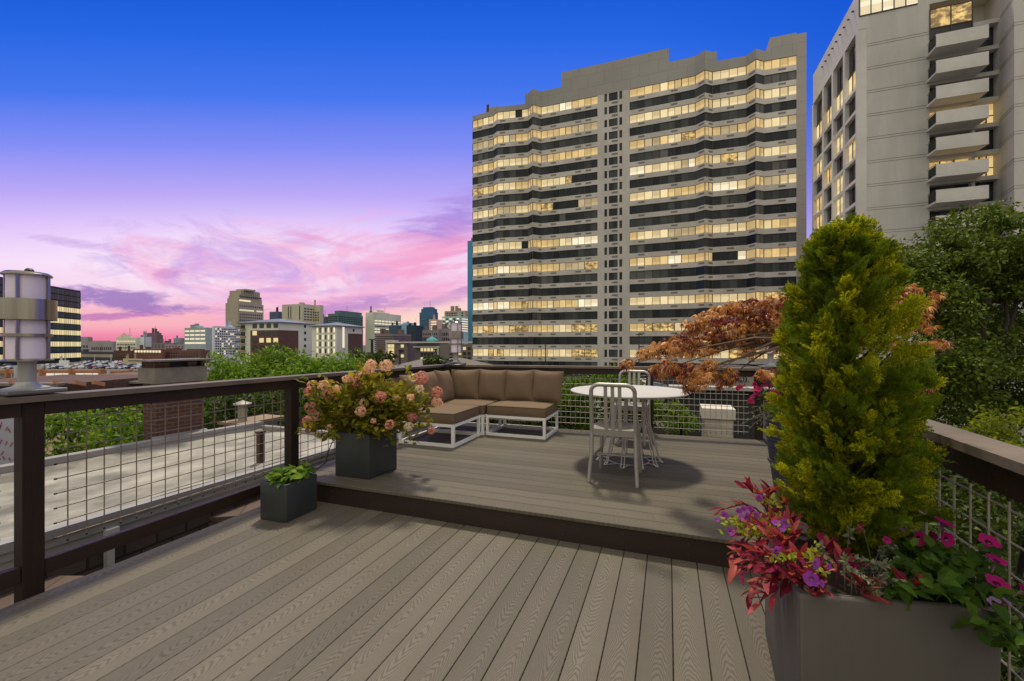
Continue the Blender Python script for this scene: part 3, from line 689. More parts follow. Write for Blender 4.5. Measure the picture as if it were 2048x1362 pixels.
# ---------------------------------------------------------------- right tower
VT = 21.6; UT = PV(1716, 690, VT).y
rt = thing('apartment_tower', 'pale concrete tower at the right edge with stacked white balconies', 'building', (VT+10, UT+7, TB))
M_rc = mk('cast_concrete', (.62, .605, .56), .85, var=.14, scale=.6, bmp=.15, bscale=2.5, dirt=.22, stretch=(1, 1, .16))
M_rw = mk('white_concrete', (.74, .72, .67), .8, var=.1, scale=.4, dirt=.25)
xf = lambda px: PU(px, 690, UT).x
zf = lambda px, py: PU(px, py, UT).z
zr = PV(1626, 155, VT).z; zr2 = PV(1704, 0, VT).z; ZRT = (zr+zr2)/2
pit = (zf(1718, 95)-zf(1718, 421))/7
zg = [zf(1718, 91)-pit*i for i in range(-2, 14)]           # floor joints
xr0, xr1, xr2, xr3 = xf(1859), xf(1999), xf(2033), xf(2033)
UE = PV(1626, 690, VT).y
mb = MB()
mb.box(VT+.9, UT+.001, TB, xr0, UT+8, ZRT-.01)                     # front blank wall
pc = PU(2033, 690, UT-3.0)
mb.prism([(xr1, UT), (pc.x-.4, UT-3.4), (pc.x+16, UT-3.4), (pc.x+16, UT+14), (xr1, UT+14)], TB, ZRT)
mb.box(xr0, UT+2.4, TB, xr1, UT+8, ZRT-.02)
mb.box(xr0, UT+.0, zg[1]+.35, xr1, UT+2.4, ZRT-.03)
mb.box(VT+1.2, UT+8, TB, xr1, UE, ZRT-.05)
mb.build('wall', M_rc, rt)
mb = MB()
for z in zg[2:]:
    mb.box(VT+.9, UT-.012, z-.045, xr0-.02, UT+.02, z+.0, 0)
    mb.box(VT+.9, UT-.012, z-.33, xr0-.02, UT+.02, z-.285, 0)
    a, b = Vector((xr1, UT, 0)), Vector((pc.x-.4, UT-3.4, 0)); n = Vector((-(a-b).y, (a-b).x, 0)).normalized()*.012
    for dz in (0, -.285):
        mb.beam(a+Vector((0, 0, z+dz)), b+Vector((0, 0, z+dz)), .03, .045); mb.box(pc.x-.4, UT-3.412, z+dz-.02, pc.x+16, UT-3.38, z+dz+.02)
mb.build('joint_groove', mk('groove_shadow', (.20, .185, .16), .9), rt)
# side face: grid of ribs, slabs and windows
cols = []
for a, b in ((1625.7, 1646), (1646, 1665), (1665, 1688), (1688, 1716)): cols.append((PV(a, 690, VT).y, PV(b, 690, VT).y))
mb = MB(); mb.box(VT, UT, PV(1716, 60, VT).z, VT+.9, UE, ZRT)
for c in [x[0] for x in cols]+[UT+.35]: mb.box(VT-.02, c-.32, TB, VT+.9, c+.32, PV(1716, 60, VT).z)
ztop_open = PV(1716, 62, VT).z
zrow = [zf(1716, 167)-pit*i for i in range(13)]
for z in zrow: mb.box(VT, UT+.02, z-.42, VT+.9, UE-.02, z)
mb.build('side_grid', M_rw, rt)
M_frame = mk('bronze_window_frame', (.05, .045, .04), .5)
for ci, (yb, ya) in enumerate(cols):
    zt = ztop_open-.3
    for r in range(-1, 12):
        z0 = zrow[r] if r >= 0 else zrow[0]; z0 = zrow[r+0] if r >= 0 else zrow[0]+pit*1.0
        if r == -1: lo, hi = zrow[0], zrow[0]+pit*.98
        else: lo, hi = zrow[r+1] if r+1 < len(zrow) else TB, zrow[r]-.42
        if r == -1: pass
        y0, y1 = ya+.34, yb-.34; lit = (r == -1) or ((r+ci) % 2 == (1 if r < 4 else r % 2) and r > 0)
        mb = MB(); x = VT+.45; n = 3
        for k in range(n):
            c0, c1 = y0+(y1-y0)*k/n, y0+(y1-y0)*(k+1)/n
            mb.add([(x, c1, lo), (x, c0, lo), (x, c0, hi), (x, c1, hi)], [(0,1,2,3)], 3+int(RG.integers(0, 2)) if lit else 1+int(RG.integers(0, 2)))
            mb.box(x-.08, c0-.05, lo, x-.004, c0+.05, hi)
        o = mb.build('window', [M_frame, GD[0], GD[1], GL[0], GL[1]], rt)
    lo, hi = zrow[0]+pit*.98, ztop_open-.25
    if hi > lo+.5:
        mb = MB(); x = VT+.45
        for k in range(3):
            c0, c1 = ya+.34+(yb-ya-.68)*k/3, ya+.34+(yb-ya-.68)*(k+1)/3
            mb.add([(x, c1, lo), (x, c0, lo), (x, c0, hi), (x, c1, hi)], [(0,1,2,3)], 1); mb.box(x-.08, c0-.05, lo, x-.004, c0+.05, hi)
        mb.box(x-.1, ya+.34, lo-.08, x-.002, yb-.34, lo+.08); mb.build('window', [M_frame, GD[0]], rt)
# scuppers
for k in range(9):
    y = UT+1.2+k*1.4; mb = MB(); mb.box(VT-.25, y-.06, ZRT-1.6-(k % 2)*0, VT, y+.06, ZRT-1.45); mb.build('scupper', M_frame, rt)
# balconies
xb0, xb1 = PU(1856, 690, UT-.35).x, PU(1978, 690, UT-1.9).x; xb2 = PU(1872, 690, UT-1.9).x
bt = [zf(1872, 68)-pit*1.06*i for i in range(9)]
bt = [PU(1872, y, UT-1.9).z for y in (68.7, 121, 172.5, 223.5, 275, 328.5, 380, 432, 485)]
for i, z in enumerate(bt):
    b = MB(); d = 1.9; h = 1.22
    b.prism([(xb0, UT+.1), (xb0, UT-.35), (xb2, UT-d), (xb1, UT-d), (xb1, UT+2.3), (xb0, UT+2.3)], z-h-.22, z-h)
    b.box(xb2, UT-d-.01, z-h+.001, xb1-.01, UT-d+.14, z); b.box(xb1-.14, UT-d+.141, z-h+.001, xb1, UT-.1, z)
    o = b.build('balcony', M_rw, rt)
    g = MB(); g.beam((xb0+.02, UT-.38, z-h/2-.05), (xb2, UT-d, z-h/2-.05), .03, h-.15); g.build('glass_screen', glass('smoked_glass', (.02, .026, .026), .2, .12), o)
    g = MB(); g.box(xb0+.05, UT-.05, z-.02, xb0+.1, UT, z+.03); g.beam((xb0+.02, UT-.38, z), (xb2, UT-d, z), .05, .05); g.build('handrail', M_frame, o)
    lo, hi = z-h, z-h+pit*.84; lit = i in (3, 5)
    for (a, b_, mt) in ((xr0+.05, xf(1947), 3), (xf(1954), xr1-.05, 2)):
        w = MB(); n = 3
        for k in range(n):
            c0, c1 = a+(b_-a)*k/n, a+(b_-a)*(k+1)/n
            w.add([(c0, UT+.9, lo), (c1, UT+.9, lo), (c1, UT+.9, hi), (c0, UT+.9, hi)], [(0,1,2,3)], (3 if k != 1 else 4) if lit else 1+(k % 2)); w.box(c0-.05, UT+.82, lo, c0+.05, UT+.896, hi)
        w.box(a, UT+.84, lo+1.0, b_, UT+.892, lo+1.1); o = w.build('balcony_window', [M_frame, GD[0], GD[1], GL[1], GL[3]], rt)
    s = MB(); s.box(xr0+.01, UT+.05, hi, xr1-.01, UT+2.3, hi+pit*.16-.22*0); s.box(xf(1947), UT+.3, z-h, xf(1954), UT+1.0, hi); s.build('lintel', M_rc, rt)
mb = MB(); a, b_ = xr0+.02, xf(1944); z0, z1 = zf(1860, 80), zf(1860, 20)
for k in range(2):
    c0, c1 = a+(b_-a)*k/2, a+(b_-a)*(k+1)/2; zm = z0+(z1-z0)*.36
    mb.add([(c0, UT-.03, zm), (c1, UT-.03, zm), (c1, UT-.03, z1), (c0, UT-.03, z1)], [(0,1,2,3)], 2); mb.add([(c0, UT-.03, z0), (c1, UT-.03, z0), (c1, UT-.03, zm), (c0, UT-.03, zm)], [(0,1,2,3)], 1)
    mb.box(c0-.05, UT-.1, z0, c0+.05, UT-.02, z1); mb.box(c0, UT-.09, zm-.05, c1, UT-.022, zm+.05)
mb.box(b_-.05, UT-.1, z0, b_+.05, UT-.02, z1); mb.box(a, UT-.1, z1-.05, b_, UT-.02, z1+.05); mb.build('window', [M_frame, M_mull, GL[3]], rt)
mb = MB(); a, b_ = xf(1719), xf(1835); z0, z1 = zf(1719, 33), zf(1719, -20)
for k in range(5):
    c0, c1 = a+(b_-a)*k/5, a+(b_-a)*(k+1)/5; mb.add([(c0, UT-.03, z0), (c1, UT-.03, z0), (c1, UT-.03, z1), (c0, UT-.03, z1)], [(0,1,2,3)], 1); mb.box(c0-.05, UT-.1, z0, c0+.05, UT-.02, z1)
mb.box(a, UT-.1, z0-.06, b_, UT-.02, z0+.04); mb.build('window', [M_frame, GL[2]], rt)
# ---------------------------------------------------------------- skyline
def C(r, g, b): return lin((r, g, b))
WL = glow('far_window_lit', (1, .86, .6), .85, .3); WD = glass('far_window_dark', (.03, .035, .04)); WY = glow('far_window_yellow', (1, .82, .42), .7, .4)
WG = glass('far_teal_glass', (.03, .06, .065), .25, .2); WB = glass('far_blue_glass', (.05, .10, .15), .1)
FM = {}
def fm(c, s=1.3):
    if c not in FM: FM[c] = mk('far_wall_%d_%d_%d' % c, tuple(min(.8, s*x*1.6) for x in lin(c)), .85, var=.16, scale=.12, dirt=.2)
    return FM[c]
def bld(name, label, x0, xc, x1, Z, ytop, c, front=(), side=(), steps=(), group='far city buildings', zb=TB, cat='building', roofs=()):
    P = PD(xc, ytop, Z); vc, uc = P.x, P.y; v0 = PU(x0, 690, uc).x; u1 = PV(x1, 690, vc).y if x1 > xc else uc+(vc-v0)
    if not (uc < u1 < uc+400): u1 = uc+60
    zt = P.z; t = thing(name, label, cat, ((v0+vc)/2, (uc+u1)/2, zb), group)
    mb = MB(); mb.box(v0, uc, zb, vc, u1, zt); mb.build('wall', fm(c), t)
    ZY = lambda y: CH+(HY-y)*Z/F
    for (a, b, y, d) in steps:                    # set-back blocks on the roof: fractions of the front, top row
        m2 = MB(); w = vc-v0; m2.box(v0+w*a, uc+(u1-uc)*d, zt, v0+w*b, u1-(u1-uc)*d*.5, ZY(y)); m2.build('roof_block', fm(c), t)
    if x1-x0 > 14 and cat == 'building':
        w, d_ = vc-v0, u1-uc; zt2 = ZY(min([s_[2] for s_ in steps]+[ytop]))
        for q in range(int(RG.integers(1, 4))):
            a, e, h_ = RG.random()*.7+.05, RG.random()*.5+.1, (1.2+2.2*RG.random())*min(1.6, Z/250); m2 = MB(); m2.box(v0+w*a, uc+d_*e, zt, v0+w*(a+.08+.1*RG.random()), uc+d_*(e+.2), zt+h_); m2.build('roof_unit', fm(tuple(int(x*.8) for x in c)), t)
        if RG.random() < .6: m2 = MB(); m2.tube([(v0+w*.6, uc+d_*.5, zt), (v0+w*.6, uc+d_*.5, zt2+4*Z/250)], .09*Z/250, 5); m2.build('roof_mast', M_mull, t)
    cnt = 0; rest = {}
    for axis, specs in (('f', front), ('s', side)):
        for (kind, y0, dy, nr, s0, s1, nc, wf, hh, mfn) in specs:
            L = (vc-v0) if axis == 'f' else (u1-uc); me_cache = {}
            for r in range(nr):
                zc_ = ZY(y0+dy*r); h2 = hh*Z/F/2
                for k in range(nc):
                    a = s0+(s1-s0)*k/nc; b = a+(s1-s0)/nc*wf; m = mfn(r, k)
                    if m is None: continue
                    if cnt < 100:
                        w = MB(); 
                        if axis == 'f': w.box(v0+L*a, uc-.12, zc_-h2, v0+L*b, uc+.1, zc_+h2)
                        else: w.box(vc-.1, uc+L*a, zc_-h2, vc+.12, uc+L*b, zc_+h2)
                        w.build(kind, m, t); cnt += 1
                    else:
                        w = rest.setdefault(m.name, (MB(), m))[0]
                        if axis == 'f': w.box(v0+L*a, uc-.12, zc_-h2, v0+L*b, uc+.1, zc_+h2)
                        else: w.box(vc-.1, uc+L*a, zc_-h2, vc+.12, uc+L*b, zc_+h2)
    if rest:
        w = MB(); ms = []
        for i, (q, m) in enumerate(rest.values()): w.add(q.v, q.f, i); ms.append(m)
        o = w.build('windows', ms, t); o['kind'] = 'stuff'
    return t, (v0, uc, vc, u1, zt)
D_ = lambda r, k: WD
L_ = lambda r, k: WL
def every(n, m=0, a=WL, b=WD): return lambda r, k: a if (r*7+k*3) % n == m else b
# dark glass office behind the near lamp (face recedes to the right)
t = thing('glass_tower', 'dark glass office tower with lit floors directly behind the near lamp', 'building', (-170, 150, TB), 'far city buildings')
vg = PD(161, 690, 280).x; ug1 = PD(161, 690, 280).y; ug0 = PV(-60, 690, vg).y; zg_ = CH+(HY-582)*280/F
pa, pb = PD(-60, 690, 205), PD(161, 690, 280); dv = (pb-pa); n_ = Vector((-dv.y, dv.x, 0)).normalized()*30
mb = MB(); mb.prism([(pa.x, pa.y), (pb.x, pb.y), (pb.x+n_.x, pb.y+n_.y), (pa.x+n_.x, pa.y+n_.y)], TB, zg_); mb.build('wall', mk('dark_teal_spandrel', (.014, .026, .03), .5, spec=.15), t)
fp = 10.9*280/F
for r in range(12):
    z1 = zg_-1.2-fp*r; lit = r in (3, 5, 7, 9, 11); mb = MB(); q = Vector((dv.y, -dv.x, 0)).normalized()*.3
    for k in range(40):
        a, b = pa+dv*(k+.06)/40, pa+dv*(k+.94)/40
        p = [a+q, b+q]; mb.add([(p[0].x, p[0].y, z1-fp*.82), (p[1].x, p[1].y, z1-fp*.82), (p[1].x, p[1].y, z1), (p[0].x, p[0].y, z1)], [(0,1,2,3)], 0 if not lit else 1)
    mb.build('window_band', [WG, WY], t)
bld('office_block', 'white office block with four bright window bands, left of the white apartment slab', 369, 412, 426, 350, 655, (128, 140, 140),
    [('window_band', 661.7, 8, 3, .02, 1, 4, .82, 3, L_), ('window_band', 686, 8, 1, .02, 1, 2, .95, 3.4, L_)], [], [(.4, .6, 651, .2)])
bld('apartment_slab', 'white gridded apartment slab below the art deco tower', 424, 428, 482, 300, 652, (185, 190, 195), [],
    [('window', 657.5, 5, 11, .05, .98, 12, .6, 2.6, lambda r, k: WL if (r*37+k*61+r*k*13) % 11 < 2 else WD)])
# art deco tower
t = thing('art_deco_tower', 'stepped stone art deco tower rising over the skyline', 'building', (PD(490, 690, 450).x, PD(490, 690, 450).y, TB), 'far city buildings')
stone = fm((132, 124, 108)); P0 = PD(476, 690, 450)
def deco(xl, xc, xr, ytop, ybot, ins):
    v = PD(xc, 690, 450+ins*.6).x-ins; u = P0.y+ins; 
    v0 = PU(xl, 690, u).x; v1 = PD(xc, 690, 450).x-ins*.5; u1 = PV(xr, 690, v1).y; mb = MB(); mb.box(v0, u, CH+(HY-ybot)*450/F, v1, u1, CH+(HY-ytop)*450/F); mb.build('stone_tier', stone, t); return v0, u, v1, u1
deco(451, 476, 527, 605, 780, 0); deco(454.5, 476, 524, 595, 605.2, 2); deco(457, 476, 522, 589, 595.2, 3.5); deco(459, 476.5, 520, 579, 589.2, 5); deco(472, 486, 511, 576, 579.1, 7)
vq = PD(476, 690, 450).x; uq = P0.y; uL = PV(527, 690, vq).y-uq
for y, a, b, n in ((600, .06, .5, 10), (619.5, .06, .62, 14), (619.5, .72, .97, 6)):
    for k in range(n):
        mb = MB(); z = CH+(HY-y)*450/F; ya = uq+uL*(a+(b-a)*k/n); mb.box(vq-.5, ya, z-.8, vq+.2, ya+uL*(b-a)/n*.6, z+.8); mb.build('window', WL, t)
for y in (592, 611, 628, 634, 640, 646):
    for k in range(12):
        mb = MB(); z = CH+(HY-y)*450/F; ya = uq+uL*(.06+.9*k/12); mb.box(vq-.5, ya, z-.8, vq+.2, ya+uL*.035, z+.8); mb.build('window', WD, t)
for k in range(9):
    mb = MB(); ya = uq+uL*(.14+.75*k/9); mb.box(vq-4, ya, CH+(HY-588)*450/F, vq-1.6, ya+uL*.035, CH+(HY-578.5)*450/F); mb.build('stone_fin', stone, t)
bld('hotel_block', 'tan concrete hotel block with rows of small windows behind the hip roof', 564, 605, 637, 400, 607.6, (150, 146, 130),
    [('slit_window', 624, 1, 1, .3, .34, 1, 1, 25, D_), ('slit_window', 624, 1, 1, .42, .46, 1, 1, 25, D_), ('slit_window', 625, 1, 1, .84, .89, 1, 1, 28, D_)],
    [('window', 617, 5.4, 5, .1, 1.0, 5, .7, 2.6, D_)])
bld('hotel_wing', 'tan concrete wing stepping down beside the hotel block', 618, 640, 647, 410, 610, (146, 140, 122), [('window', 625, 5, 4, .1, 1, 4, .6, 2.5, D_)])
bld('dark_tower', 'small dark tower between the hotel and the green glass tower', 640, 652, 658, 460, 633, (64, 66, 78))
bld('roof_plant', 'dark blue rooftop structure beside the stone tower', 539, 556, 570, 430, 623, (58, 68, 86))
bld('green_glass_tower', 'green glass residential tower with a flat winged roof', 656, 676, 726, 350, 627, (70, 88, 86), [('window_band', 633, 4, 8, .05, .95, 1, 1, 1.8, lambda r, k: WG)],
    [('window_band', 633, 4, 8, .03, .98, 10, .7, 1.8, lambda r, k: WG)], [(.4, 1, 620.5, .1)])
t, bb = bld('cream_tower', 'cream office tower with a statue on its roof', 731, 747, 802, 380, 627.6, (186, 170, 150), [],
    [('window_band', 641+i*5.6, 1, 1, .04, 1 if i < 2 else .82, 8, .8, 2.2, L_) for i in (0, 1, 3, 4)]+[('window_band', 652, 1, 1, .04, .82, 1, 1, 2, D_)]+[('window_band', 669, 4, 9, .04, .9, 1, 1, 2, D_)], [(.0, 1, 624.5, .0)])
mb = MB(); p = PD(742, 690, 383); mb.lathe([(1.6, 0), (1.2, 1), (.5, 2.4), (.6, 3.4), (.8, 4.6), (.5, 5.2), (.35, 6), (0, 6.3)], (p.x, p.y, CH+(HY-625)*383/F), 10); mb.build('statue', fm((80, 66, 60)), t, smooth=True)
bld('teal_block', 'low dark teal office beside the cream tower', 778, 796, 803, 330, 650, (44, 66, 78))
bld('blue_block', 'pale blue and cream block with a hipped top', 801, 812, 830, 340, 648, (110, 140, 150), [], [('window', 662, 5, 6, .05, 1, 4, .6, 2, L_)], [(.1, .9, 644.5, .15)])
bld('dark_office', 'black glass office block right of the cream tower', 813, 831, 847, 300, 650.5, (34, 44, 54))
t, bb = bld('blue_tower', 'tall dark blue glass tower on the skyline', 839, 868, 876, 500, 624, (44, 78, 104), [('window_band', 634, 7, 8, .05, .95, 1, 1, 3, lambda r, k: WB)], [], [(.1, .95, 617, .05), (.2, .8, 613.5, .15)])
bld('pink_block', 'pinkish block with pale window rows in front of the blue tower', 858, 873, 886, 320, 638.7, (170, 138, 128), [('window_band', 643.5, 5, 4, .3, .98, 1, 1, 2.2, L_)])
bld('pale_glass_block', 'pale green glass block with lit windows left of the apartment tower', 884, 922, 936, 330, 632, (128, 150, 146), [('window', 637.5, 4.8, 6, .03, .97, 5, .62, 3, every(2, 0, WL, WG))], [('window_band', 637.5, 4.8, 6, .1, .95, 1, 1, 2, lambda r, k: WL)])
bld('grey_office', 'grey concrete office behind the pale green glass block', 889, 930, 938, 420, 621, (140, 126, 114), [('window_band', 626, 5, 2, .1, .95, 7, .7, 3, D_)])
bld('sliver_tower', 'very tall light blue glass tower half hidden by the grey apartment tower', 935, 975, 985, 420, 478, (58, 110, 140))
t, bb = bld('ornate_block', 'grey ornate stone block with tall windows above the modern terrace', 877, 902, 909, 240, 657, (112, 104, 104), [('window', 668, 10, 2, .05, .95, 5, .6, 6, D_)])
t, bb = bld('stone_block', 'greyish stone block with a teal dome', 845, 878, 884, 230, 660, (104, 92, 92), [('window', 668, 8, 2, .06, .96, 7, .5, 4, D_)])
p = PD(864, 690, 222); mb = MB(); mb.lathe([(3.6, 0), (3.4, 1), (2.4, 2.2), (.9, 3), (.3, 3.6), (.2, 5), (0, 5.2)], (p.x, p.y, CH+(HY-686)*222/F), 16); mb.build('dome', fm((60, 116, 116)), t, smooth=True)
bld('striped_block', 'brown block with dark horizontal stripes below the cream tower', 752, 785, 822, 260, 667.5, (104, 88, 82), [('window_band', 673, 4.2, 7, .02, .98, 1, 1, 1.7, D_)], [('window_band', 673, 4.2, 7, .02, .98, 1, 1, 1.7, D_)])
# apartment house with hip roofs
M_metal = mk('grey_metal_roof', (.18, .20, .21), .45, metal=.3, var=.1, scale=.3)
M_br2 = brickmat('brown_brick', (.15, .07, .05), (.12, .055, .04), (.16, .12, .1), .5, .2)
def hipblock(label, x0, xc, x1, Z, yeave, yridge, panels_s, front, side):
    t, (v0, uc, vc, u1, zt) = bld('apartment_house', label, x0, xc, x1, Z, yeave, (196, 176, 152), front, side, group='apartment houses with hip roofs')
    mb = MB(); e = .9; zr_ = CH+(HY-yridge)*Z/F; w = min(vc-v0, u1-uc)/2; 
    a = [(v0-e, uc-e, zt), (vc+e, uc-e, zt), (vc+e, u1+e, zt), (v0-e, u1+e, zt)]
    mx, my = (v0+vc)/2, (uc+u1)/2
    r = [(v0+w, my, zr_), (vc-w, my, zr_)] if (vc-v0) > (u1-uc) else [(mx, uc+w, zr_), (mx, u1-w, zr_)]
    fs = [(0,1,5,4), (1,2,5), (2,3,4,5), (3,0,4)] if (vc-v0) > (u1-uc) else [(0,1,4), (1,2,5,4), (2,3,5), (3,0,4,5)]
    mb.add(a+r, fs); mb.box(v0-e, uc-e, zt-.35, vc+e, u1+e, zt-.002); mb.build('roof', M_metal, t)
    ZY = lambda y: CH+(HY-y)*Z/F
    for ax, a0, b0, y in panels_s:
        mb = MB()
        if ax == 's': mb.box(vc-.1, uc+(u1-uc)*a0, TB, vc+.06, uc+(u1-uc)*b0, ZY(y))
        else: mb.box(v0+(vc-v0)*a0, uc-.06, TB, v0+(vc-v0)*b0, uc+.1, ZY(y))
        mb.build('brick_panel', M_br2, t)
    return t, (v0, uc, vc, u1, zt, ZY)
F4 = lambda r, k: WY if (r == 1 and k == 0) or (r == 2 and k > 0) else WD
t, q = hipblock('cream and brick apartment house with metal hip roof and corner balconies', 480, 557, 626, 170, 643.5, 634, [('f', .28, 1, 660), ('s', 0, .55, 660)],
    [('window', 651+14.7*r, 1, 1, .34, 1.06, 4, .62, 9, (lambda rr: lambda r, k: F4(rr, k))(r)) for r in range(4)], [('window', 650, 14, 4, .72, .78, 1, 1, 6, D_)])
v0, uc, vc, u1, zt, ZY = q
for r in range(5):
    y = 655+14.7*r; mb = MB(); w = vc-v0
    mb.box(v0-.8, uc-1.3, ZY(y+3), v0+w*.16, uc-.06, ZY(y+1.6)); o = mb.build('balcony', fm((150, 128, 108)), t)
    mb = MB()
    for k in range(13): x = v0-.8+(w*.16+.8)*k/12; mb.box(x-.04, uc-1.3, ZY(y+1.6), x+.04, uc-1.22, ZY(y-3.2))
    mb.box(v0-.8, uc-1.3, ZY(y-3.2), v0+w*.16, uc-1.2, ZY(y-3.9)); mb.build('balcony_rail', M_mull, o)
    mb = MB(); mb.box(v0+w*.02, uc-.08, ZY(y+1.6), v0+w*.14, uc+.1, ZY(y-7.5)); mb.build('balcony_door', WD, t)
t, q = hipblock('cream apartment house with glowing stair windows and a brick panel', 624, 673, 724, 165, 650.5, 642.5, [('s', .43, 1, 666)],
    [('window', 660+14*r, 1, 1, .2, 1, 7, .45, 9.5, (lambda rr: lambda r, k: WL if k % 2 == 0 else WD)(r)) for r in range(4)],
    [('stair_window', 655+3.0*i, 1, 1, .22, .29, 1, 1, 3.0, L_) for i in range(14)]+[('window', 659, 1, 1, .62, .68, 1, 1, 6, D_)])
# modern terrace with white trim
M_dk = mk('charcoal_cladding', (.075, .065, .06), .7, var=.15, scale=.4); M_wt = mk('white_trim', (.6, .58, .55), .6)
t, q = bld('modern_terrace', 'charcoal modern terrace with white roof trim and tall lit windows', 775, 815, 830, 150, 686, (84, 74, 70),
    [('window', 692+8*r, 1, 1, .02, .36, 2, .86, 7, (lambda rr: lambda r, k: WY)(r)) for r in range(4)]+[('window', 692+10*r, 1, 1, .68, .82, 1, 1, 6, (lambda rr: lambda r, k: WY if rr != 1 else WD)(r)) for r in range(3)])
v0, uc, vc, u1, zt = q; mb = MB(); mb.box(v0-.5, uc-.6, zt, vc+8, uc+.5, zt+.5); mb.box(v0-.5, uc-.6, zt+.5, v0+2.6, uc+3, zt+1); mb.box(v0-.6, uc-.3, TB, v0, uc+.2, zt); mb.build('roof_trim', M_wt, t)
t, q = bld('modern_terrace', 'charcoal terrace wing with two rows of lit windows beside the far lamp', 830, 877, 896, 140, 686, (74, 72, 72),
    [('window', 699.5, 9.5, 3, .25, .96, 5, .72, 6.5, lambda r, k: WY if r != 1 else WD)])
v0, uc, vc, u1, zt = q; ZY = lambda y: CH+(HY-y)*140/F; mb = MB(); mb.box(v0, uc-1.3, ZY(695), vc+7, uc-.2, ZY(693)); mb.box(v0, uc-1.2, zt, vc+16, uc, zt+.5)
for px in (877, 893, 926): x = PU(px, 690, uc-.8).x; mb.box(x-.25, uc-1.2, TB, x+.25, uc-.6, ZY(692))
mb.build('roof_trim', M_wt, t)
bld('dark_terrace', 'dark terrace with small windows between the far lamp and the big tower', 880, 946, 960, 132, 688, (92, 86, 80), [('window', 697, 10, 4, .3, .98, 5, .6, 6, every(4, 1, WY, WD))])
# gabled roofs
for lab, x0, xm, x1, yb, yr, Z in (('low grey hip roof with a small vent pipe behind the hydrangea', 775, 815, 868, 736, 720, 62), ('grey hip roof beneath the far lamp', 845, 888, 935, 734, 716.5, 66)):
    t = thing('house', lab, 'house', tuple(PD(xm, 690, Z))[:2]+(TB,), 'small hip roofed houses'); zb_, zr_ = CH+(HY-yb)*Z/F, CH+(HY-yr)*Z/F
    a, b = PD(x0, 690, Z), PD(x1, 690, Z); mb = MB(); d = 7
    mb.box(a.x, a.y, TB, b.x, a.y+d*1.6, zb_); mb.build('wall', M_br2, t)
    m = PD(xm, 690, Z); vs = [(a.x-.5, a.y-.5, zb_), (b.x+.5, a.y-.5, zb_), (b.x+.5, a.y+d*1.6+.5, zb_), (a.x-.5, a.y+d*1.6+.5, zb_), (m.x-.5, a.y+d*.8, zr_), (m.x+.5, a.y+d*.8, zr_)]
    mb = MB(); mb.add(vs, [(0,1,5,4), (1,2,5), (2,3,4,5), (3,0,4), (3,2,1,0)]); mb.build('roof', mk('grey_shingle', (.16, .145, .13), .9, var=.2, scale=2), t)
    mb = MB(); mb.tube([(m.x-2, a.y+2, zb_+.3), (m.x-2, a.y+2, zr_+1.2)], .14, 8); mb.tube([(m.x-2, a.y+2, zr_+1.2), (m.x-2, a.y+2, zr_+1.5)], .24, 8); mb.build('vent_pipe', M_black, t)
# left low city
bld('warehouse', 'long grey warehouse with big arched windows', 158, 226, 236, 400, 683, (120, 116, 116), [('window', 693, 9, 2, .02, .3, 3, .7, 5, D_), ('window', 697, 1, 1, .38, .98, 10, .6, 6, D_)], [], [(.0, .24, 673, .1), (.4, .8, 681, .2)])
bld('grid_office', 'cream office block with a tight grid of lit windows', 232, 273, 280, 380, 675, (190, 182, 150), [('window', 682.5, 6.6, 4, .05, .97, 12, .55, 2.8, every(3, 0, WY, WD))], [], [(.3, .62, 669, .2), (.0, .5, 672.6, .1)])
bld('grey_block', 'pale grey block with a dark service shaft', 279, 291, 303, 390, 673.5, (150, 156, 160), [('slit_window', 684, 1, 1, .85, .95, 1, 1, 22, D_)])
bld('brick_tower', 'dark brick tower block standing on the horizon', 294, 314, 323, 450, 665.5, (92, 72, 78), [], [], [])
bld('brick_tower', 'lower dark brick shoulder beside the horizon tower block', 281, 318, 326, 470, 670, (86, 70, 76))
bld('blue_grey_block', 'small blue grey block just left of the white office', 347, 362, 372, 520, 676, (104, 116, 130))
bld('mill_building', 'red brick mill with a row of glowing windows', 266, 324, 330, 260, 698, (92, 58, 50), [('window', 703, 1, 1, .07, .99, 9, .68, 4.4, L_), ('window', 709.5, 1, 1, .12, .9, 8, .45, 4.4, D_)])
bld('brick_row', 'dark red brick row left of the glowing mill', 228, 264, 268, 270, 701, (74, 52, 48), [('window', 708, 6, 2, .08, .9, 6, .5, 3.5, D_)])
bld('low_shed', 'long low dark shed with a pale band behind the car park', 158, 228, 234, 290, 703.5, (62, 62, 66), [('window_band', 712, 1, 1, .0, .96, 1, 1, 6, lambda r, k: fm((150, 144, 124)))])
bld('brick_warehouse', 'sprawling dark brick warehouse with small windows beyond the chimney', 324, 402, 420, 255, 700.5, (80, 56, 52), [('window', 707, 6, 3, .05, .95, 14, .5, 2.8, every(6, 1, WD, WD))], [], [(.05, .3, 697, .2), (.6, .9, 698, .2)])
bld('boxy_shed', 'flat tan shed at the edge of the car park', 246, 282, 286, 220, 718, (150, 134, 110))
bld('retaining_wall', 'long dark retaining wall behind the car park', 155, 330, 336, 272, 715, (58, 54, 54), cat='wall')
bld('rooftop_unit', 'white plant box in front of the glass tower', 118, 136, 139, 200, 721, (170, 170, 170))
for i, (x0, xc, Z, y, cc_) in enumerate(((330, 372, 420, 689, (120, 110, 112)), (300, 348, 440, 686, (100, 88, 92)), (352, 376, 480, 688, (140, 128, 124)))):
    bld('low_block', ('muted brick block', 'dusky low block', 'pale low block')[i]+' in the hazy row left of the white office', x0, xc, xc+6, Z, y, cc_, [('window', y+4, 4, 2, .05, .95, 6, .5, 1.6, D_)])
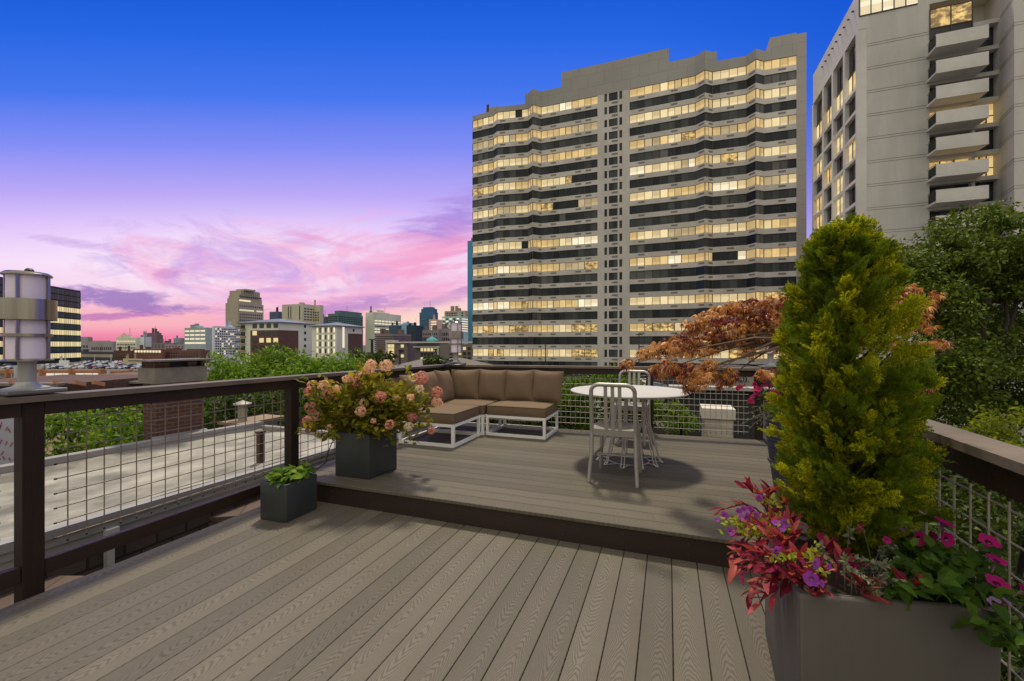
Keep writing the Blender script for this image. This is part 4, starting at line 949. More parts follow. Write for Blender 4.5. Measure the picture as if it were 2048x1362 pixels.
# car park
mb = MB(); a, b, c_, d_ = PZ(-200, 741, -9.6), PZ(420, 741, -9.6), PZ(420, 722, -9.6), PZ(-200, 722, -9.6)
mb.add([tuple(x) for x in (a, b, c_, d_)], [(0,1,2,3)]); struct(mb, 'car_park', mk('car_park_asphalt', (.11, .105, .10), .9, var=.2, scale=.2))
def carmesh(col):
    mb = MB(); prof = [(-2.2, .35), (-2.2, .85), (-1.5, .95), (-.9, 1.42), (.7, 1.42), (1.35, .98), (2.15, .85), (2.2, .35)]
    n = len(prof); w = lambda z: .86 if z < 1 else .68
    vs = [(s*w(z), x, z) for s in (-1, 1) for x, z in prof]; mb.add(vs, [tuple(range(n))[::-1], tuple(range(n, 2*n))], 0)
    for i in range(n):
        j = (i+1) % n; mb.add([vs[i], vs[j], vs[n+j], vs[n+i]], [(0,1,2,3)], 1 if i in (2, 4) else 0)
    for s in (-1, 1):
        mb.add([(s*.775, -1.25, 1.0), (s*.775, 1.15, 1.0), (s*.70, .65, 1.36), (s*.70, -.85, 1.36)], [(0,1,2,3)], 1)
        for y in (-1.35, 1.35): mb.tube([(s*.7, y, .32), (s*.88, y, .32)], .33, 10, 2)
    return mb
cm = [('white', (.7, .7, .7)), ('silver', (.35, .36, .37)), ('black', (.02, .02, .022)), ('red', (.22, .03, .03)), ('blue', (.03, .06, .16))]
protos = {}
for nme, c in cm:
    o = carmesh(c).build('parked_car', [mk('car_paint_'+nme, c, .25, var=.03), glass('car_glass', (.02, .025, .03), .06), M_rubber]); tag(o, nme+' car parked among the rows in the far car park', 'car', nme+' cars in the far car park'); protos[nme] = o
used = set(); seq = ['white', 'silver', 'white', 'black', 'white', 'silver', 'white', 'blue', 'white', 'white', 'red', 'silver', 'black']
k = 0
for y, x0, x1, st in ((737.5, 5, 300, 12.5), (733, 5, 290, 11), (728.5, 160, 290, 9.6), (726, 160, 292, 9)):
    x = x0
    while x < x1:
        nme = seq[k % len(seq)]; k += 1; x += st*(1 if RG.random() < .85 else 2.2)
        if 36 < x < 86: continue
        p = PZ(x, y, -9.59); o = protos[nme] if nme not in used else protos[nme].copy()
        if nme in used: COL.objects.link(o)
        used.add(nme); o.location = p; o.rotation_euler.z = RG.normal()*.03+(0 if RG.random() < .8 else math.pi)
for px, y0, y1, Z in ((189, 710, 728, 250), (222, 710, 728, 250)):
    t = thing('lot_light', ('left' if px < 200 else 'right')+' one of the two pale lamp posts in the car park', 'street lamp', tuple(PD(px, 690, Z))[:2]+(-9.6,), 'car park lamp posts')
    p = PD(px, 690, Z); z1 = CH+(HY-y0)*Z/F; mb = MB(); mb.tube([(p.x, p.y, -9.6), (p.x, p.y, z1)], .16, 8); mb.build('pole', M_wt, t)
    mb = MB(); mb.box(p.x-1, p.y-.2, z1, p.x+1, p.y+.2, z1+.2); mb.build('lamp_head', M_wt, t)
for px, y0, Z, lab in ((744, 680, 55, 'dark street lamp post rising behind the hydrangea'), (1278, 670, 62, 'thin black street lamp in front of the big tower'), (1091, 683, 62, 'thin black lamp post before the tower behind the sofa')):
    p = PD(px, 690, Z); z1 = CH+(HY-y0)*Z/F; t = thing('street_lamp', lab, 'street lamp', (p.x, p.y, TB), 'black street lamps')
    r = .22 if px < 800 else .09
    mb = MB(); mb.tube([(p.x, p.y, TB), (p.x, p.y, z1)], [r, r*.8], 8); mb.build('pole', M_black, t)
    mb = MB(); mb.box(p.x-.45, p.y-.15, z1, p.x+.45, p.y+.15, z1+.12); mb.build('lamp_head', M_black, t)
# ---------------------------------------------------------------- neighbour's flat roof, chimney and bits on the left
M_felt = mk('weathered_roof_coating', (.37, .35, .305), .85, var=.5, scale=2.4, bmp=.2, bscale=25, dirt=.95, stretch=(1.5, .8, 1))
M_gut = mk('painted_gutter', (.34, .335, .32), .5, var=.2, scale=2, dirt=.3)
M_stone = brickmat('dark_stone_wall', (.10, .08, .062), (.065, .052, .042), (.03, .025, .02), .26, .13, rough=.95)
rzf = lambda u: -.06-.014*(u-1.7)
nr = thing('flat_roof_house', 'neighbouring house with a pale flat roof and white gutter left of the deck', 'house', (-5.5, 2, -10))
u0, u1, v0, v1 = -4.0, 5.55, -6.75, -4.6
mb = MB(); P = [(v1, u0), (v0, u0), (v0, u1), (v1, u1)]; mb.prism(P, -10, [rzf(q[1])-.03 for q in P]); mb.build('wall', M_stone, nr)
mb = MB(); n = 40
vs, fs = [], []
for i in range(n+1):
    for j in range(13):
        u = u0+(u1-u0)*i/n; v = v0+(v1-v0)*j/12; vs.append((v, u, rzf(u)+.02*math.sin(u*1.7+v)*math.sin(v*2.1)+.012*math.sin(u*5)*math.sin(v*4)+(.05 if j == 0 else 0)))
for i in range(n):
    for j in range(12): fs.append((i*13+j, i*13+j+1, (i+1)*13+j+1, (i+1)*13+j))
mb.add(vs, fs); rf_ = mb.build('roof', M_felt, nr, smooth=True)
mb = MB(); mb.beam((v0-.06, u0, rzf(u0)+.05), (v0-.06, u1, rzf(u1)+.05), .14, .17); mb.beam((v0, u1, rzf(u1)+.02), (v1, u1, rzf(u1)+.02), .10, .1); mb.build('roof_curb', mk('grey_flashing', (.26, .25, .24), .7, var=.3, scale=3), nr)
mb = MB()
for dz, o, h_ in ((-.035, .05, .07), (-.10, .035, .075), (-.165, .02, .07)): mb.beam((v1+o, u0, rzf(u0)+dz), (v1+o, u1, rzf(u1)+dz), .09, h_)
mb.build('gutter', M_gut, nr)
q = PV(224, 1020, v1+.1); mb = MB(); zt = rzf(q.y)-.19; mb.box(v1+.03, q.y-.025, zt-1.6, v1+.09, q.y+.025, zt-.02); mb.box(v1+.02, q.y-.045, zt-.04, v1+.12, q.y+.045, zt+.06); mb.build('downspout', mk('white_downspout', (.5, .5, .49), .5, var=.15), nr)
mb = MB(); mb.prism([(-4.55, -3), (-3.85, -3), (-3.85, 1.9), (-4.55, 1.9)], [-1.2]*4, [-.44, -.31, -.31, -.44]); mb.prism([(-4.55, 3.1), (-3.85, 3.1), (-3.85, 3.9), (-4.55, 3.9)], [-1.2]*4, [-.44, -.31, -.31, -.44]); 
sh = thing('side_shed', 'low tan shingled roof in the gap under the left railing', 'shed', (-3.7, 0, -10)); mb.build('roof', brickmat('tan_shingle', (.13, .085, .07), (.10, .068, .056), (.05, .035, .03), .5, .16), sh)
mb = MB(); mb.box(-4.54, -3, -10, -3.86, 3.9, -1.21); mb.build('wall', M_stone, sh)
ch = thing('chimney', 'brick chimney with concrete collar and flat slab cap on the neighbouring roof', 'chimney', (-7.05, 4.3, 0))
cy0, cy1 = PV(313, 870, -6.9).y, PV(405, 870, -6.9).y; mb = MB(); mb.box(-7.2, cy0, -10, -6.9, cy1, .82); mb.build('stack', M_brick, ch)
mb = MB(); mb.box(-7.24, cy0-.05, .82, -6.86, cy1+.05, 1.05, bev=.01); mb.build('collar', mk('rough_cement', (.25, .225, .185), .9, var=.35, scale=5, bmp=.3, dirt=.4), ch)
mb = MB()
for a, b in ((-.02, .17), (.42, .55), (.62, .67)):
    mb = MB(); mb.box(-7.2, cy0+a, 1.051, -6.89, cy0+b, 1.14); mb.build('vent_brick', M_brick, ch)
mb = MB(); mb.box(-7.3, cy0-.13, 1.142, -6.78, cy1+.1, 1.165); mb.build('slab_cap', mk('slate_cap', (.17, .16, .145), .8, var=.3), ch)
mb = MB(); mb.box(-7.15, cy0+.02, 1.05, -6.95, cy1-.02, 1.13); mb.build('flue', M_black, ch)
mb = MB(); mb.prism([(-6.9, cy0-.06), (-6.74, cy0-.1), (-6.74, cy1+.1), (-6.9, cy1+.06)], [-.5]*4, [rzf(cy0)+.16, rzf(cy0)+.02, rzf(cy1)+.02, rzf(cy1)+.16]); mb.build('flashing', mk('tarred_flashing', (.2, .2, .2), .6, var=.4, scale=4), ch)
# roof vent on a board, rusty post
q = PV(485, 845, -7.3); vt = thing('roof_vent', 'short metal vent pipe with conical hat beyond the flat roof', 'vent', (q.x, q.y, 0))
mb = MB(); mb.lathe([(.075, q.z-.3), (.075, PV(485, 808, -7.3).z)], (q.x, q.y, 0), 16); mb.build('pipe', M_galv, vt)
mb = MB(); z = PV(485, 809, -7.3).z; mb.lathe([(.15, z), (.15, z+.02), (0, z+.08)], (q.x, q.y, 0), 16); mb.build('hat', M_galv, vt)
a, b = PV(462, 846, -7.25), PV(552, 836, -7.25); mb = MB(); z = a.z; mb.box(-7.6, a.y, z-.05, -7.0, b.y, z); tb_ = thing('board_curb', 'tan board on a low grey curb beside the vent pipe', 'roof curb', (-7.3, (a.y+b.y)/2, z-.4)); mb.build('board', mk('tan_board', (.28, .2, .12), .8, var=.3), tb_)
mb = MB(); mb.box(-7.5, a.y+.1, -10, -7.1, b.y-.1, z-.051); mb.build('curb', bpy.data.materials['grey_flashing'], tb_)
a, b = PV(519, 866, -4.75), PV(521, 955, -4.75); mb = MB(); mb.box(a.x-.03, b.y-.035, -.6, a.x+.03, b.y+.035, a.z); mb.box(a.x-.04, b.y-.045, a.z, a.x+.04, b.y+.045, a.z+.02)
tag(mb.build('rusty_post', mk('rusty_steel', (.06, .028, .02), .7, var=.4, scale=8)), 'short rusty steel post at the gutter edge of the flat roof', 'post')
# house under construction with printed wrap
hw = thing('wrapped_house', 'unfinished house clad in white wrap with pink print at the left edge', 'house', (-10, 1.5, -10))
ue = PV(45, 880, -8.6).y; zt = PV(20, 818, -8.6).z
mb = MB(); mb.box(-13, -3, -10, -8.62, ue, zt); mb.build('wall', mk('tan_sheathing', (.30, .24, .18), .85, var=.2), hw)
mb = MB(); mb.add([(-8.6, -3, -3), (-8.6, ue-.01, -3), (-8.6, ue-.01, zt-.05), (-8.6, -3, zt-.05)], [(0,1,2,3)]); wp = mb.build('house_wrap', mk('white_wrap', (.62, .60, .60), .5, var=.06), hw)
mb = MB()
for i in range(16):
    for j in range(9):
        y = ue-.12-j*.24-(i % 2)*.1; z = zt-.12-i*.10; 
        for k in range(3):
            yy = y-k*.05+RG.normal()*.004; mb.beam((-8.594, yy, z+k*.03), (-8.594, yy+.02*RG.choice([-1, 1]), z+.05+k*.03), .012, .004, up=(1, 0, 0))
mb.build('wrap_print', mk('pink_print', (.50, .12, .17), .6, var=.1), wp)
# rows of roofs with fresh orange framing
M_or = mk('fresh_lumber', (.42, .19, .08), .75, var=.25, scale=1.5); M_bk = brickmat('brown_brick_far', (.10, .05, .036), (.08, .04, .03), (.12, .09, .07), .4, .14)
WWh = glow('far_white_windows', (1, .93, .78), .75, .3)
def framed(label, x0, x1, Z, yt, yb, lit, group='row houses being framed'):
    t = thing('framed_house', label, 'house', tuple(PD((x0+x1)/2, 690, Z))[:2]+(TB,), group); a, b = PD(x0, 690, Z), PD(x1, 690, Z); d = b-a; ZY = lambda y: CH+(HY-y)*Z/F
    nrm = Vector((-d.y, d.x, 0)).normalized(); c = [(a.x, a.y), (b.x, b.y), (b.x+nrm.x*9, b.y+nrm.y*9), (a.x+nrm.x*9, a.y+nrm.y*9)]
    mb = MB(); mb.prism(c, TB, ZY(yb)); mb.build('wall', M_bk, t)
    mb = MB(); o = nrm*-.12
    h_ = ZY(yt)-ZY(yb)
    mb.beam(a+o+Vector((0, 0, ZY(yt)-CH+0-h_*.22)), b+o+Vector((0, 0, ZY(yt)-CH-h_*.22)), .2, h_*.4)
    n = max(2, int(d.length/3.2))
    for k in range(n+1):
        p = a+o+d*k/n; mb.box(p.x-.2, p.y-.2, ZY(yb), p.x+.2, p.y+.2, ZY(yt)+.15)
        e = p+nrm*2.5; mb.beam((p.x, p.y, ZY(yt)), (e.x, e.y, ZY(yt)-.9), .16, .2)
    mb.build('timber_frame', M_or, t)
    for k in range(n):
        p, q = a+nrm*.1+d*(k+.08)/n, a+nrm*.1+d*(k+.92)/n; w = MB(); z0, z1 = ZY(yb)+.05, ZY(yt)-h_*.42
        for m_ in range(3):
            s, e = p+(q-p)*m_/3, p+(q-p)*(m_+.94)/3; w.add([(s.x, s.y, z0), (e.x, e.y, z0), (e.x, e.y, z1), (s.x, s.y, z1)], [(0,1,2,3)])
        w.build('window', WWh if lit else glass('grey_pane', (.25, .27, .28), .2), t)
    return t
framed('framed row house with bright window strip behind the near lamp', -140, 70, 52, 740, 756, False)
framed('orange framed row house with a glowing window strip right of the lamp', 86, 205, 48, 740, 754.5, True)
framed('orange framed row house with sloping lumber left of the chimney', 196, 330, 50, 741, 757, False)
for lab, x0, x1, Z, y in (('dark brown parapet wall between lamp and chimney', 84, 209, 30, 757), ('lower brown roof parapet left of the chimney', 178, 340, 26, 764), ('brown parapet roof with rafters behind the near lamp', -160, 130, 22, 768)):
    t = thing('brown_house', lab, 'house', tuple(PD((x0+x1)/2, 690, Z))[:2]+(TB,), 'brown parapet houses'); a, b = PD(x0, 690, Z), PD(x1, 690, Z); d = (b-a); nrm = Vector((-d.y, d.x, 0)).normalized()*7; zz = CH+(HY-y)*Z/F
    mb = MB(); mb.prism([(a.x, a.y), (b.x, b.y), (b.x+nrm.x, b.y+nrm.y), (a.x+nrm.x, a.y+nrm.y)], TB, zz); mb.build('wall', M_bk, t)
    mb = MB(); o = nrm.normalized()*-.1; mb.beam(a+o+Vector((0, 0, zz-CH)), b+o+Vector((0, 0, zz-CH)), .5, .14); mb.build('coping', mk('grey_coping', (.2, .18, .16), .8), t)
    if Z == 22:
        mb = MB()
        for px in (20, 60, 108, 148, 186): p = PD(px, 690, Z-.4); q2 = PD(px+22, 690, Z+.9); mb.beam((p.x, p.y, CH+(HY-763)*Z/F), (q2.x, q2.y, CH+(HY-772)*Z/F), .1, .2)
        mb.build('rafter', M_or, t)
for lab, px, Z, y0, y1 in (('thin white vent stack just left of the near lamp stem', 31, 34, 735, 765), ('thin white vent stack between the lamp and the chimney', 217, 30, 742, 768)):
    p = PD(px, 690, Z); mb = MB(); mb.tube([(p.x, p.y, CH+(HY-y1)*Z/F-4), (p.x, p.y, CH+(HY-y0)*Z/F)], .09, 8); tag(mb.build('vent_stack', M_wt), lab, 'vent pipe', 'white vent stacks')
bld('tan_house', 'low tan wall with a grey coping beyond the left trees', 60, 150, 156, 17, 826, (150, 130, 112), group=None)
# ---------------------------------------------------------------- behind the back railing
P_ = PD(1437, 690, 7.05); w_ = .222; t = thing('masonry_pier', 'whitewashed masonry pier with a flared cap behind the back railing', 'pier', (P_.x, P_.y, -2)); zt = CH+(HY-815)*7.05/F
mw = brickmat('whitewashed_brick', (.50, .45, .38), (.44, .39, .33), (.36, .32, .27), .4, .16, rough=.9)
mb = MB(); mb.box(P_.x-w_, P_.y, -2, P_.x+w_, P_.y+.5, zt-.20, bev=.015); mb.build('shaft', mw, t)
mb = MB(); a_ = [(P_.x-w_-.01, P_.y-.01), (P_.x+w_+.01, P_.y-.01), (P_.x+w_+.01, P_.y+.51), (P_.x-w_-.01, P_.y+.51)]
mb.prism([(x+(.018 if x > P_.x else -.018), y+(.02 if y > P_.y+.2 else -.02)) for x, y in a_], zt-.19, zt-.02); mb.build('cap', mk('chalky_cap', (.62, .57, .49), .9, var=.2, scale=6, bmp=.4), t)
a, b = PD(1338, 690, 9.2), PD(1700, 690, 8.2); d = b-a; zt = CH+(HY-776)*9.2/F; nrm = Vector((-d.y, d.x, 0)).normalized()
t = thing('board_wall', 'dark charcoal board wall beyond the back railing', 'wall', ((a.x+b.x)/2, (a.y+b.y)/2, -10)); mb = MB(); mb.prism([(a.x, a.y), (b.x, b.y), (b.x+nrm.x*.3, b.y+nrm.y*.3), (a.x+nrm.x*.3, a.y+nrm.y*.3)], TB, zt); mb.build('wall', mk('charcoal_boards', (.028, .028, .028), .8, var=.3, scale=2, stretch=(6, 6, .4)), t)
mb = MB(); mb.beam(a+Vector((0, 0, zt-CH+.03)), b+Vector((0, 0, zt-CH+.03)), .4, .06); mb.build('coping', mk('pale_coping', (.38, .36, .33), .8), t)
Zg = 15.0; a, b = PD(1400, 690, Zg), PD(1620, 690, Zg); ZY = lambda y: CH+(HY-y)*Zg/F; nrm = Vector((-(b-a).y, (b-a).x, 0)).normalized()
t = thing('garage', 'beige garage front with a black 390 number plate', 'garage', (a.x, a.y, TB)); mb = MB(); mb.prism([(a.x, a.y), (b.x, b.y), (b.x+nrm.x*5, b.y+nrm.y*5), (a.x+nrm.x*5, a.y+nrm.y*5)], TB, ZY(742)); mb.build('wall', mk('dark_brick_garage', (.05, .035, .03), .9, var=.3), t)
for x0, x1, y0, y1 in ((1409, 1434, 757, 780), (1462, 1509, 751, 780)):
    mb = MB(); p, q = PD(x0, 690, Zg-.03), PD(x1, 690, Zg-.03); mb.add([(p.x, p.y, ZY(y1)), (q.x, q.y, ZY(y1)), (q.x, q.y, ZY(y0)), (p.x, p.y, ZY(y0))], [(0,1,2,3)]); mb.build('door_panel', mk('beige_panel', (.33, .29, .24), .7, var=.15, scale=2), t)
mb = MB(); p, q = PD(1473.5, 690, Zg-.06), PD(1494, 690, Zg-.06); mb.add([(p.x, p.y, ZY(763.5)), (q.x, q.y, ZY(763.5)), (q.x, q.y, ZY(754.5)), (p.x, p.y, ZY(754.5))], [(0,1,2,3)]); pl = mb.build('number_plate', mk('black_plate', (.012, .012, .014), .5), t)
fc = bpy.data.curves.new('plate_number', 'FONT'); fc.body = '390'; fc.size = .135; fc.align_x = 'CENTER'; fc.align_y = 'CENTER'; fc.space_character = 1.25
fo = bpy.data.objects.new('plate_number', fc); COL.objects.link(fo); fo.data.materials.append(mk('white_digits', (.75, .75, .72), .5)); fo.parent = t
SC.view_layers[0].update(); pm = (p+q)/2; ang = math.atan2((q-p).y, (q-p).x); fo.location = Vector((pm.x, pm.y, ZY(759)))-nrm*.02-t.location; fo.rotation_euler = (math.pi/2, 0, ang)
me_ = bpy.data.meshes.new_from_object(fo.evaluated_get(bpy.context.evaluated_depsgraph_get())); fo2 = bpy.data.objects.new('plate_digits', me_); COL.objects.link(fo2); fo2.parent = pl; fo2.location = fo.location; fo2.rotation_euler = fo.rotation_euler; me_.materials.clear(); me_.materials.append(bpy.data.materials['white_digits']); bpy.data.objects.remove(fo)
pc_ = PD(1347, 690, 19); mb = MB(); mb.box(pc_.x-12, pc_.y-3, -10, pc_.x+12, pc_.y+9, -1.75); struct(mb, 'parking_terrace', mk('terrace_asphalt', (.09, .085, .08), .9))
for lab, px, Z, yaw, nme in (('silver car with a bluish windscreen seen under the maple', 1347, 19, math.pi/2+.5, 'silver'), ('white car behind the back railing near the table', 1310, 21, .3, 'white')):
    p = PD(px, 690, Z); c = carmesh(0).build('parked_car', [bpy.data.materials['car_paint_'+nme], bpy.data.materials['far_blue_glass'], M_rubber]); tag(c, lab, 'car', 'cars behind the back railing'); c.location = (p.x, p.y, -1.745); c.rotation_euler.z = yaw
# ---------------------------------------------------------------- plants
LF = [leaf(.26, .07, .12), leaf(.22, .05, .2), leaf(.3, .1, .05)]
LLONG = [leaf(.15, .05, .25), leaf(.13, .04, .1), leaf(.17, .05, .35)]
L4 = [leaf(.3, .1, .1, 1), leaf(.36, .06, .2, 1)]
M_bark = mk('bark', (.028, .021, .016), .9, var=.4, scale=6, bmp=.4, stretch=(3, 3, .6))
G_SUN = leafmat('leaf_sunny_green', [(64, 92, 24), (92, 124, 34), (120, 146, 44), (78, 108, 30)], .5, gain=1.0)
G_DARK = leafmat('leaf_dark_green', [(54, 74, 28), (80, 102, 34), (120, 136, 46), (56, 80, 28), (98, 116, 40)], .25, .45, .2, gain=.52)  # gain lowered so the leaf colour itself carries deep shade
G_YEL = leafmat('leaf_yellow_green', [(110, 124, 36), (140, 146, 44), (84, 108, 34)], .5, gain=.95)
def clumps(c, r, k, shell=.5):
    d = rdir(k); q = shell+(1-shell)*RG.random(k)**.7; return np.array(c)+d*q[:, None]*np.array(r)
def foliage(cs, cr, per, size, tm, up=.5, flat=.75):
    n = len(cs)*per; C_ = np.repeat(cs, per, 0); d = rdir(n); q = RG.random(n)**.42
    cr_ = np.repeat(np.broadcast_to(cr, (len(cs),)), per); o = d*q[:, None]*cr_[:, None]; o[:, 2] *= flat
    D = d+rdir(n)*.9; D[:, 2] -= .35; N = rdir(n)*.8; N[:, 2] += up
    return scatter(tm, C_+o, D, N, size*(.65+.7*RG.random(n)))
def tree(name, label, base, c, r, k, cr, per, size, mat, tm, tr=.12, cat='tree', group=None, shell=.45, limbs=10, flat=.75):
    t = thing(name, label, cat, base, group); cs = clumps(c, r, k, shell)
    cs = cs[cs[:, 2] > base[2]+.1]
    foliage(cs, cr*(.75+.5*RG.random(len(cs))), per, size, tm, flat=flat).build('crown', mat, t)
    mb = MB(); b = Vector(base); m = Vector((c[0], c[1], max(base[2]+.2, c[2]-r[2]*.55))); mb.tube([b, b.lerp(m, .5)+Vector((tr*.6, 0, 0)), m], [tr, tr*.85, tr*.7], 8)
    for q in cs[:limbs]:
        q = Vector(q); h = m.lerp(q, .5)+Vector((0, 0, -r[2]*.08)); mb.tube([m, h, q], [tr*.5, tr*.3, tr*.1], 5)
    mb.build('trunk', M_bark, t, smooth=True); return t
def T(px, py, Y): p = PD(px, py, Y); return (p.x, p.y, p.z)
def gb(px, Y, z): p = PD(px, 690, Y); return (p.x, p.y, z)
G_L = leafmat('leaf_bright_lance', [(70, 104, 26), (104, 140, 40), (134, 158, 56), (84, 120, 32)], .4, .45, .2, gain=1.05)
tree('garden_tree', 'bright lance-leaved tree showing under the left rail beside the chimney', gb(185, 9.4, -10), T(195, 885, 9.2), (1.2, 1.1, .95), 60, .3, 60, .17, G_L, LLONG, tr=.1)
tree('garden_tree', 'lance-leaved tree at the left end of the row behind the flat roof', gb(455, 12.5, -10), T(462, 794, 12.2), (1.05, 1.2, 1.24), 75, .34, 70, .16, G_L, LLONG, group='trees behind the flat roof')
tree('garden_tree', 'tallest lance-leaved tree in the middle of the row behind the flat roof', gb(570, 13, -10), T(565, 792, 12.6), (1.35, 1.3, 1.46), 110, .36, 75, .16, G_L, LLONG, group='trees behind the flat roof')
tree('garden_tree', 'lance-leaved tree at the right end of the row by the hydrangea', gb(668, 13.4, -10), T(672, 792, 13), (1.3, 1.2, 1.4), 95, .36, 75, .16, G_L, LLONG, group='trees behind the flat roof')
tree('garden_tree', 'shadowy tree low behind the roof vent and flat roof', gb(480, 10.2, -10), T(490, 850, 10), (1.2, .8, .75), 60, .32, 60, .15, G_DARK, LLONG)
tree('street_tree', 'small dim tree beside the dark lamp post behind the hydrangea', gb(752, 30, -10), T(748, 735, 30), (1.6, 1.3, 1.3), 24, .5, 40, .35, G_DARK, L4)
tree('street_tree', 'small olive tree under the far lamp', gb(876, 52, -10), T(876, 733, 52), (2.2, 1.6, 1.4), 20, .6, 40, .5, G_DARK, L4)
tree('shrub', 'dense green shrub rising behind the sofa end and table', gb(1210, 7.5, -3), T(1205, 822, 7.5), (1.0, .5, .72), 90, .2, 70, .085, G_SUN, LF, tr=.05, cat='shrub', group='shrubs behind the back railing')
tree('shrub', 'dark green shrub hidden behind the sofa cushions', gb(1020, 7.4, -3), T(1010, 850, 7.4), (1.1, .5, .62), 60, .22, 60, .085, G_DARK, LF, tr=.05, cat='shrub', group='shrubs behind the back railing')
tree('shrub', 'leafy sprig growing low against the charcoal wall', gb(1372, 7.3, -3), T(1362, 840, 7.3), (.24, .2, .28), 12, .13, 40, .09, G_SUN, LLONG, tr=.03, cat='shrub', group='shrubs behind the back railing')
tree('shrub', 'bushy green shoots poking above the back rail', gb(1235, 7.7, -3), T(1225, 752, 7.7), (.55, .2, .14), 16, .12, 40, .09, G_SUN, LLONG, tr=.03, cat='shrub', group='shrubs behind the back railing')
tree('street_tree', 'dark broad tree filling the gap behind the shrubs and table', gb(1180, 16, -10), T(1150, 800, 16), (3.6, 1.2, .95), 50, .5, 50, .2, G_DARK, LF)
# big shade tree on the right, with visible dark limbs
def bigtree():
    b = gb(1960, 12.5, -10); t = thing('shade_tree', 'large dark-limbed leafy tree on the right in front of the pale tower', 'tree', b)
    spec = [((1925, 520), 1.8, 70, 13), ((2030, 500), 1.8, 60, 13), ((1852, 545), 1.0, 36, 12.6), ((1850, 620), 1.0, 40, 12), ((1990, 590), 2.0, 50, 13.6), ((1880, 740), 1.2, 50, 11.5), ((2010, 740), 1.7, 60, 12.5), ((1930, 860), 1.6, 50, 11.8), ((2100, 640), 2.4, 50, 13), ((2120, 860), 2.2, 40, 12), ((1900, 960), 1.5, 40, 11.2), ((1990, 1060), 1.6, 40, 10.6), ((2140, 520), 2.2, 36, 13.5)]
    cs = []
    for (px, py), r, k, Y in spec: cs.append(clumps(T(px, py, Y), (r, r*.9, r*.8), k, .4))
    cs = np.concatenate(cs); mbf = foliage(cs, .42*(.7+.6*RG.random(len(cs))), 125, .115, LF, up=.8, flat=.6); mbf.build('crown', leafmat('shade_tree_leaf', [(66, 88, 26), (98, 118, 36), (134, 148, 48), (58, 80, 26), (112, 130, 40)], .25, .45, .2, gain=.85), t)
    mb = MB(); V = lambda px, py, Y: Vector(T(px, py, Y)); f = V(1955, 770, 12.3)
    mb.tube([Vector(b), V(1960, 900, 12.3), f], [.2, .16, .13], 9)
    for path in ([f, V(1945, 690, 12.2), V(1925, 620, 12.2), V(1900, 560, 12.3), V(1880, 520, 12.5)], [f, V(1965, 670, 12.3), V(1972, 600, 12.4), V(1970, 540, 12.6), V(1960, 480, 12.9)], [V(1972, 610, 12.4), V(1995, 560, 12.5), V(2020, 500, 12.8)],
                 [f, V(2010, 690, 12.2), V(2035, 600, 12.4), V(2060, 500, 12.8)], [f, V(1910, 740, 12), V(1860, 690, 12), V(1840, 640, 12)], [V(1990, 720, 12.2), V(2015, 640, 12.3), V(2005, 560, 12.6)], [V(2035, 600, 12.4), V(2080, 560, 12.5), V(2120, 500, 13)], [V(1925, 620, 12.2), V(1895, 600, 12.1), V(1860, 580, 12.2)]):
        n = len(path); mb.tube(path, [.085*(1-.78*i/(n-1)) for i in range(n)], 7)
    mb.build('trunk', M_bark, t, smooth=True)
bigtree()
tree('garden_tree', 'yellow-green tree lit by the sun at the lower right beyond the rail', gb(2060, 7, -10), T(2075, 905, 6.8), (.95, .8, .72), 70, .26, 70, .075, G_YEL, LF, flat=.7)
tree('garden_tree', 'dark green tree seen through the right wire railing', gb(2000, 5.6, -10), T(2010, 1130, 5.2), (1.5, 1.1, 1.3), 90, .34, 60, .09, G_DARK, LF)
tree('garden_tree', 'deep shaded tree low beyond the right railing', gb(2100, 4.2, -10), T(2150, 1450, 3.9), (1.5, 1.3, 1.2), 70, .34, 55, .09, G_DARK, LF)
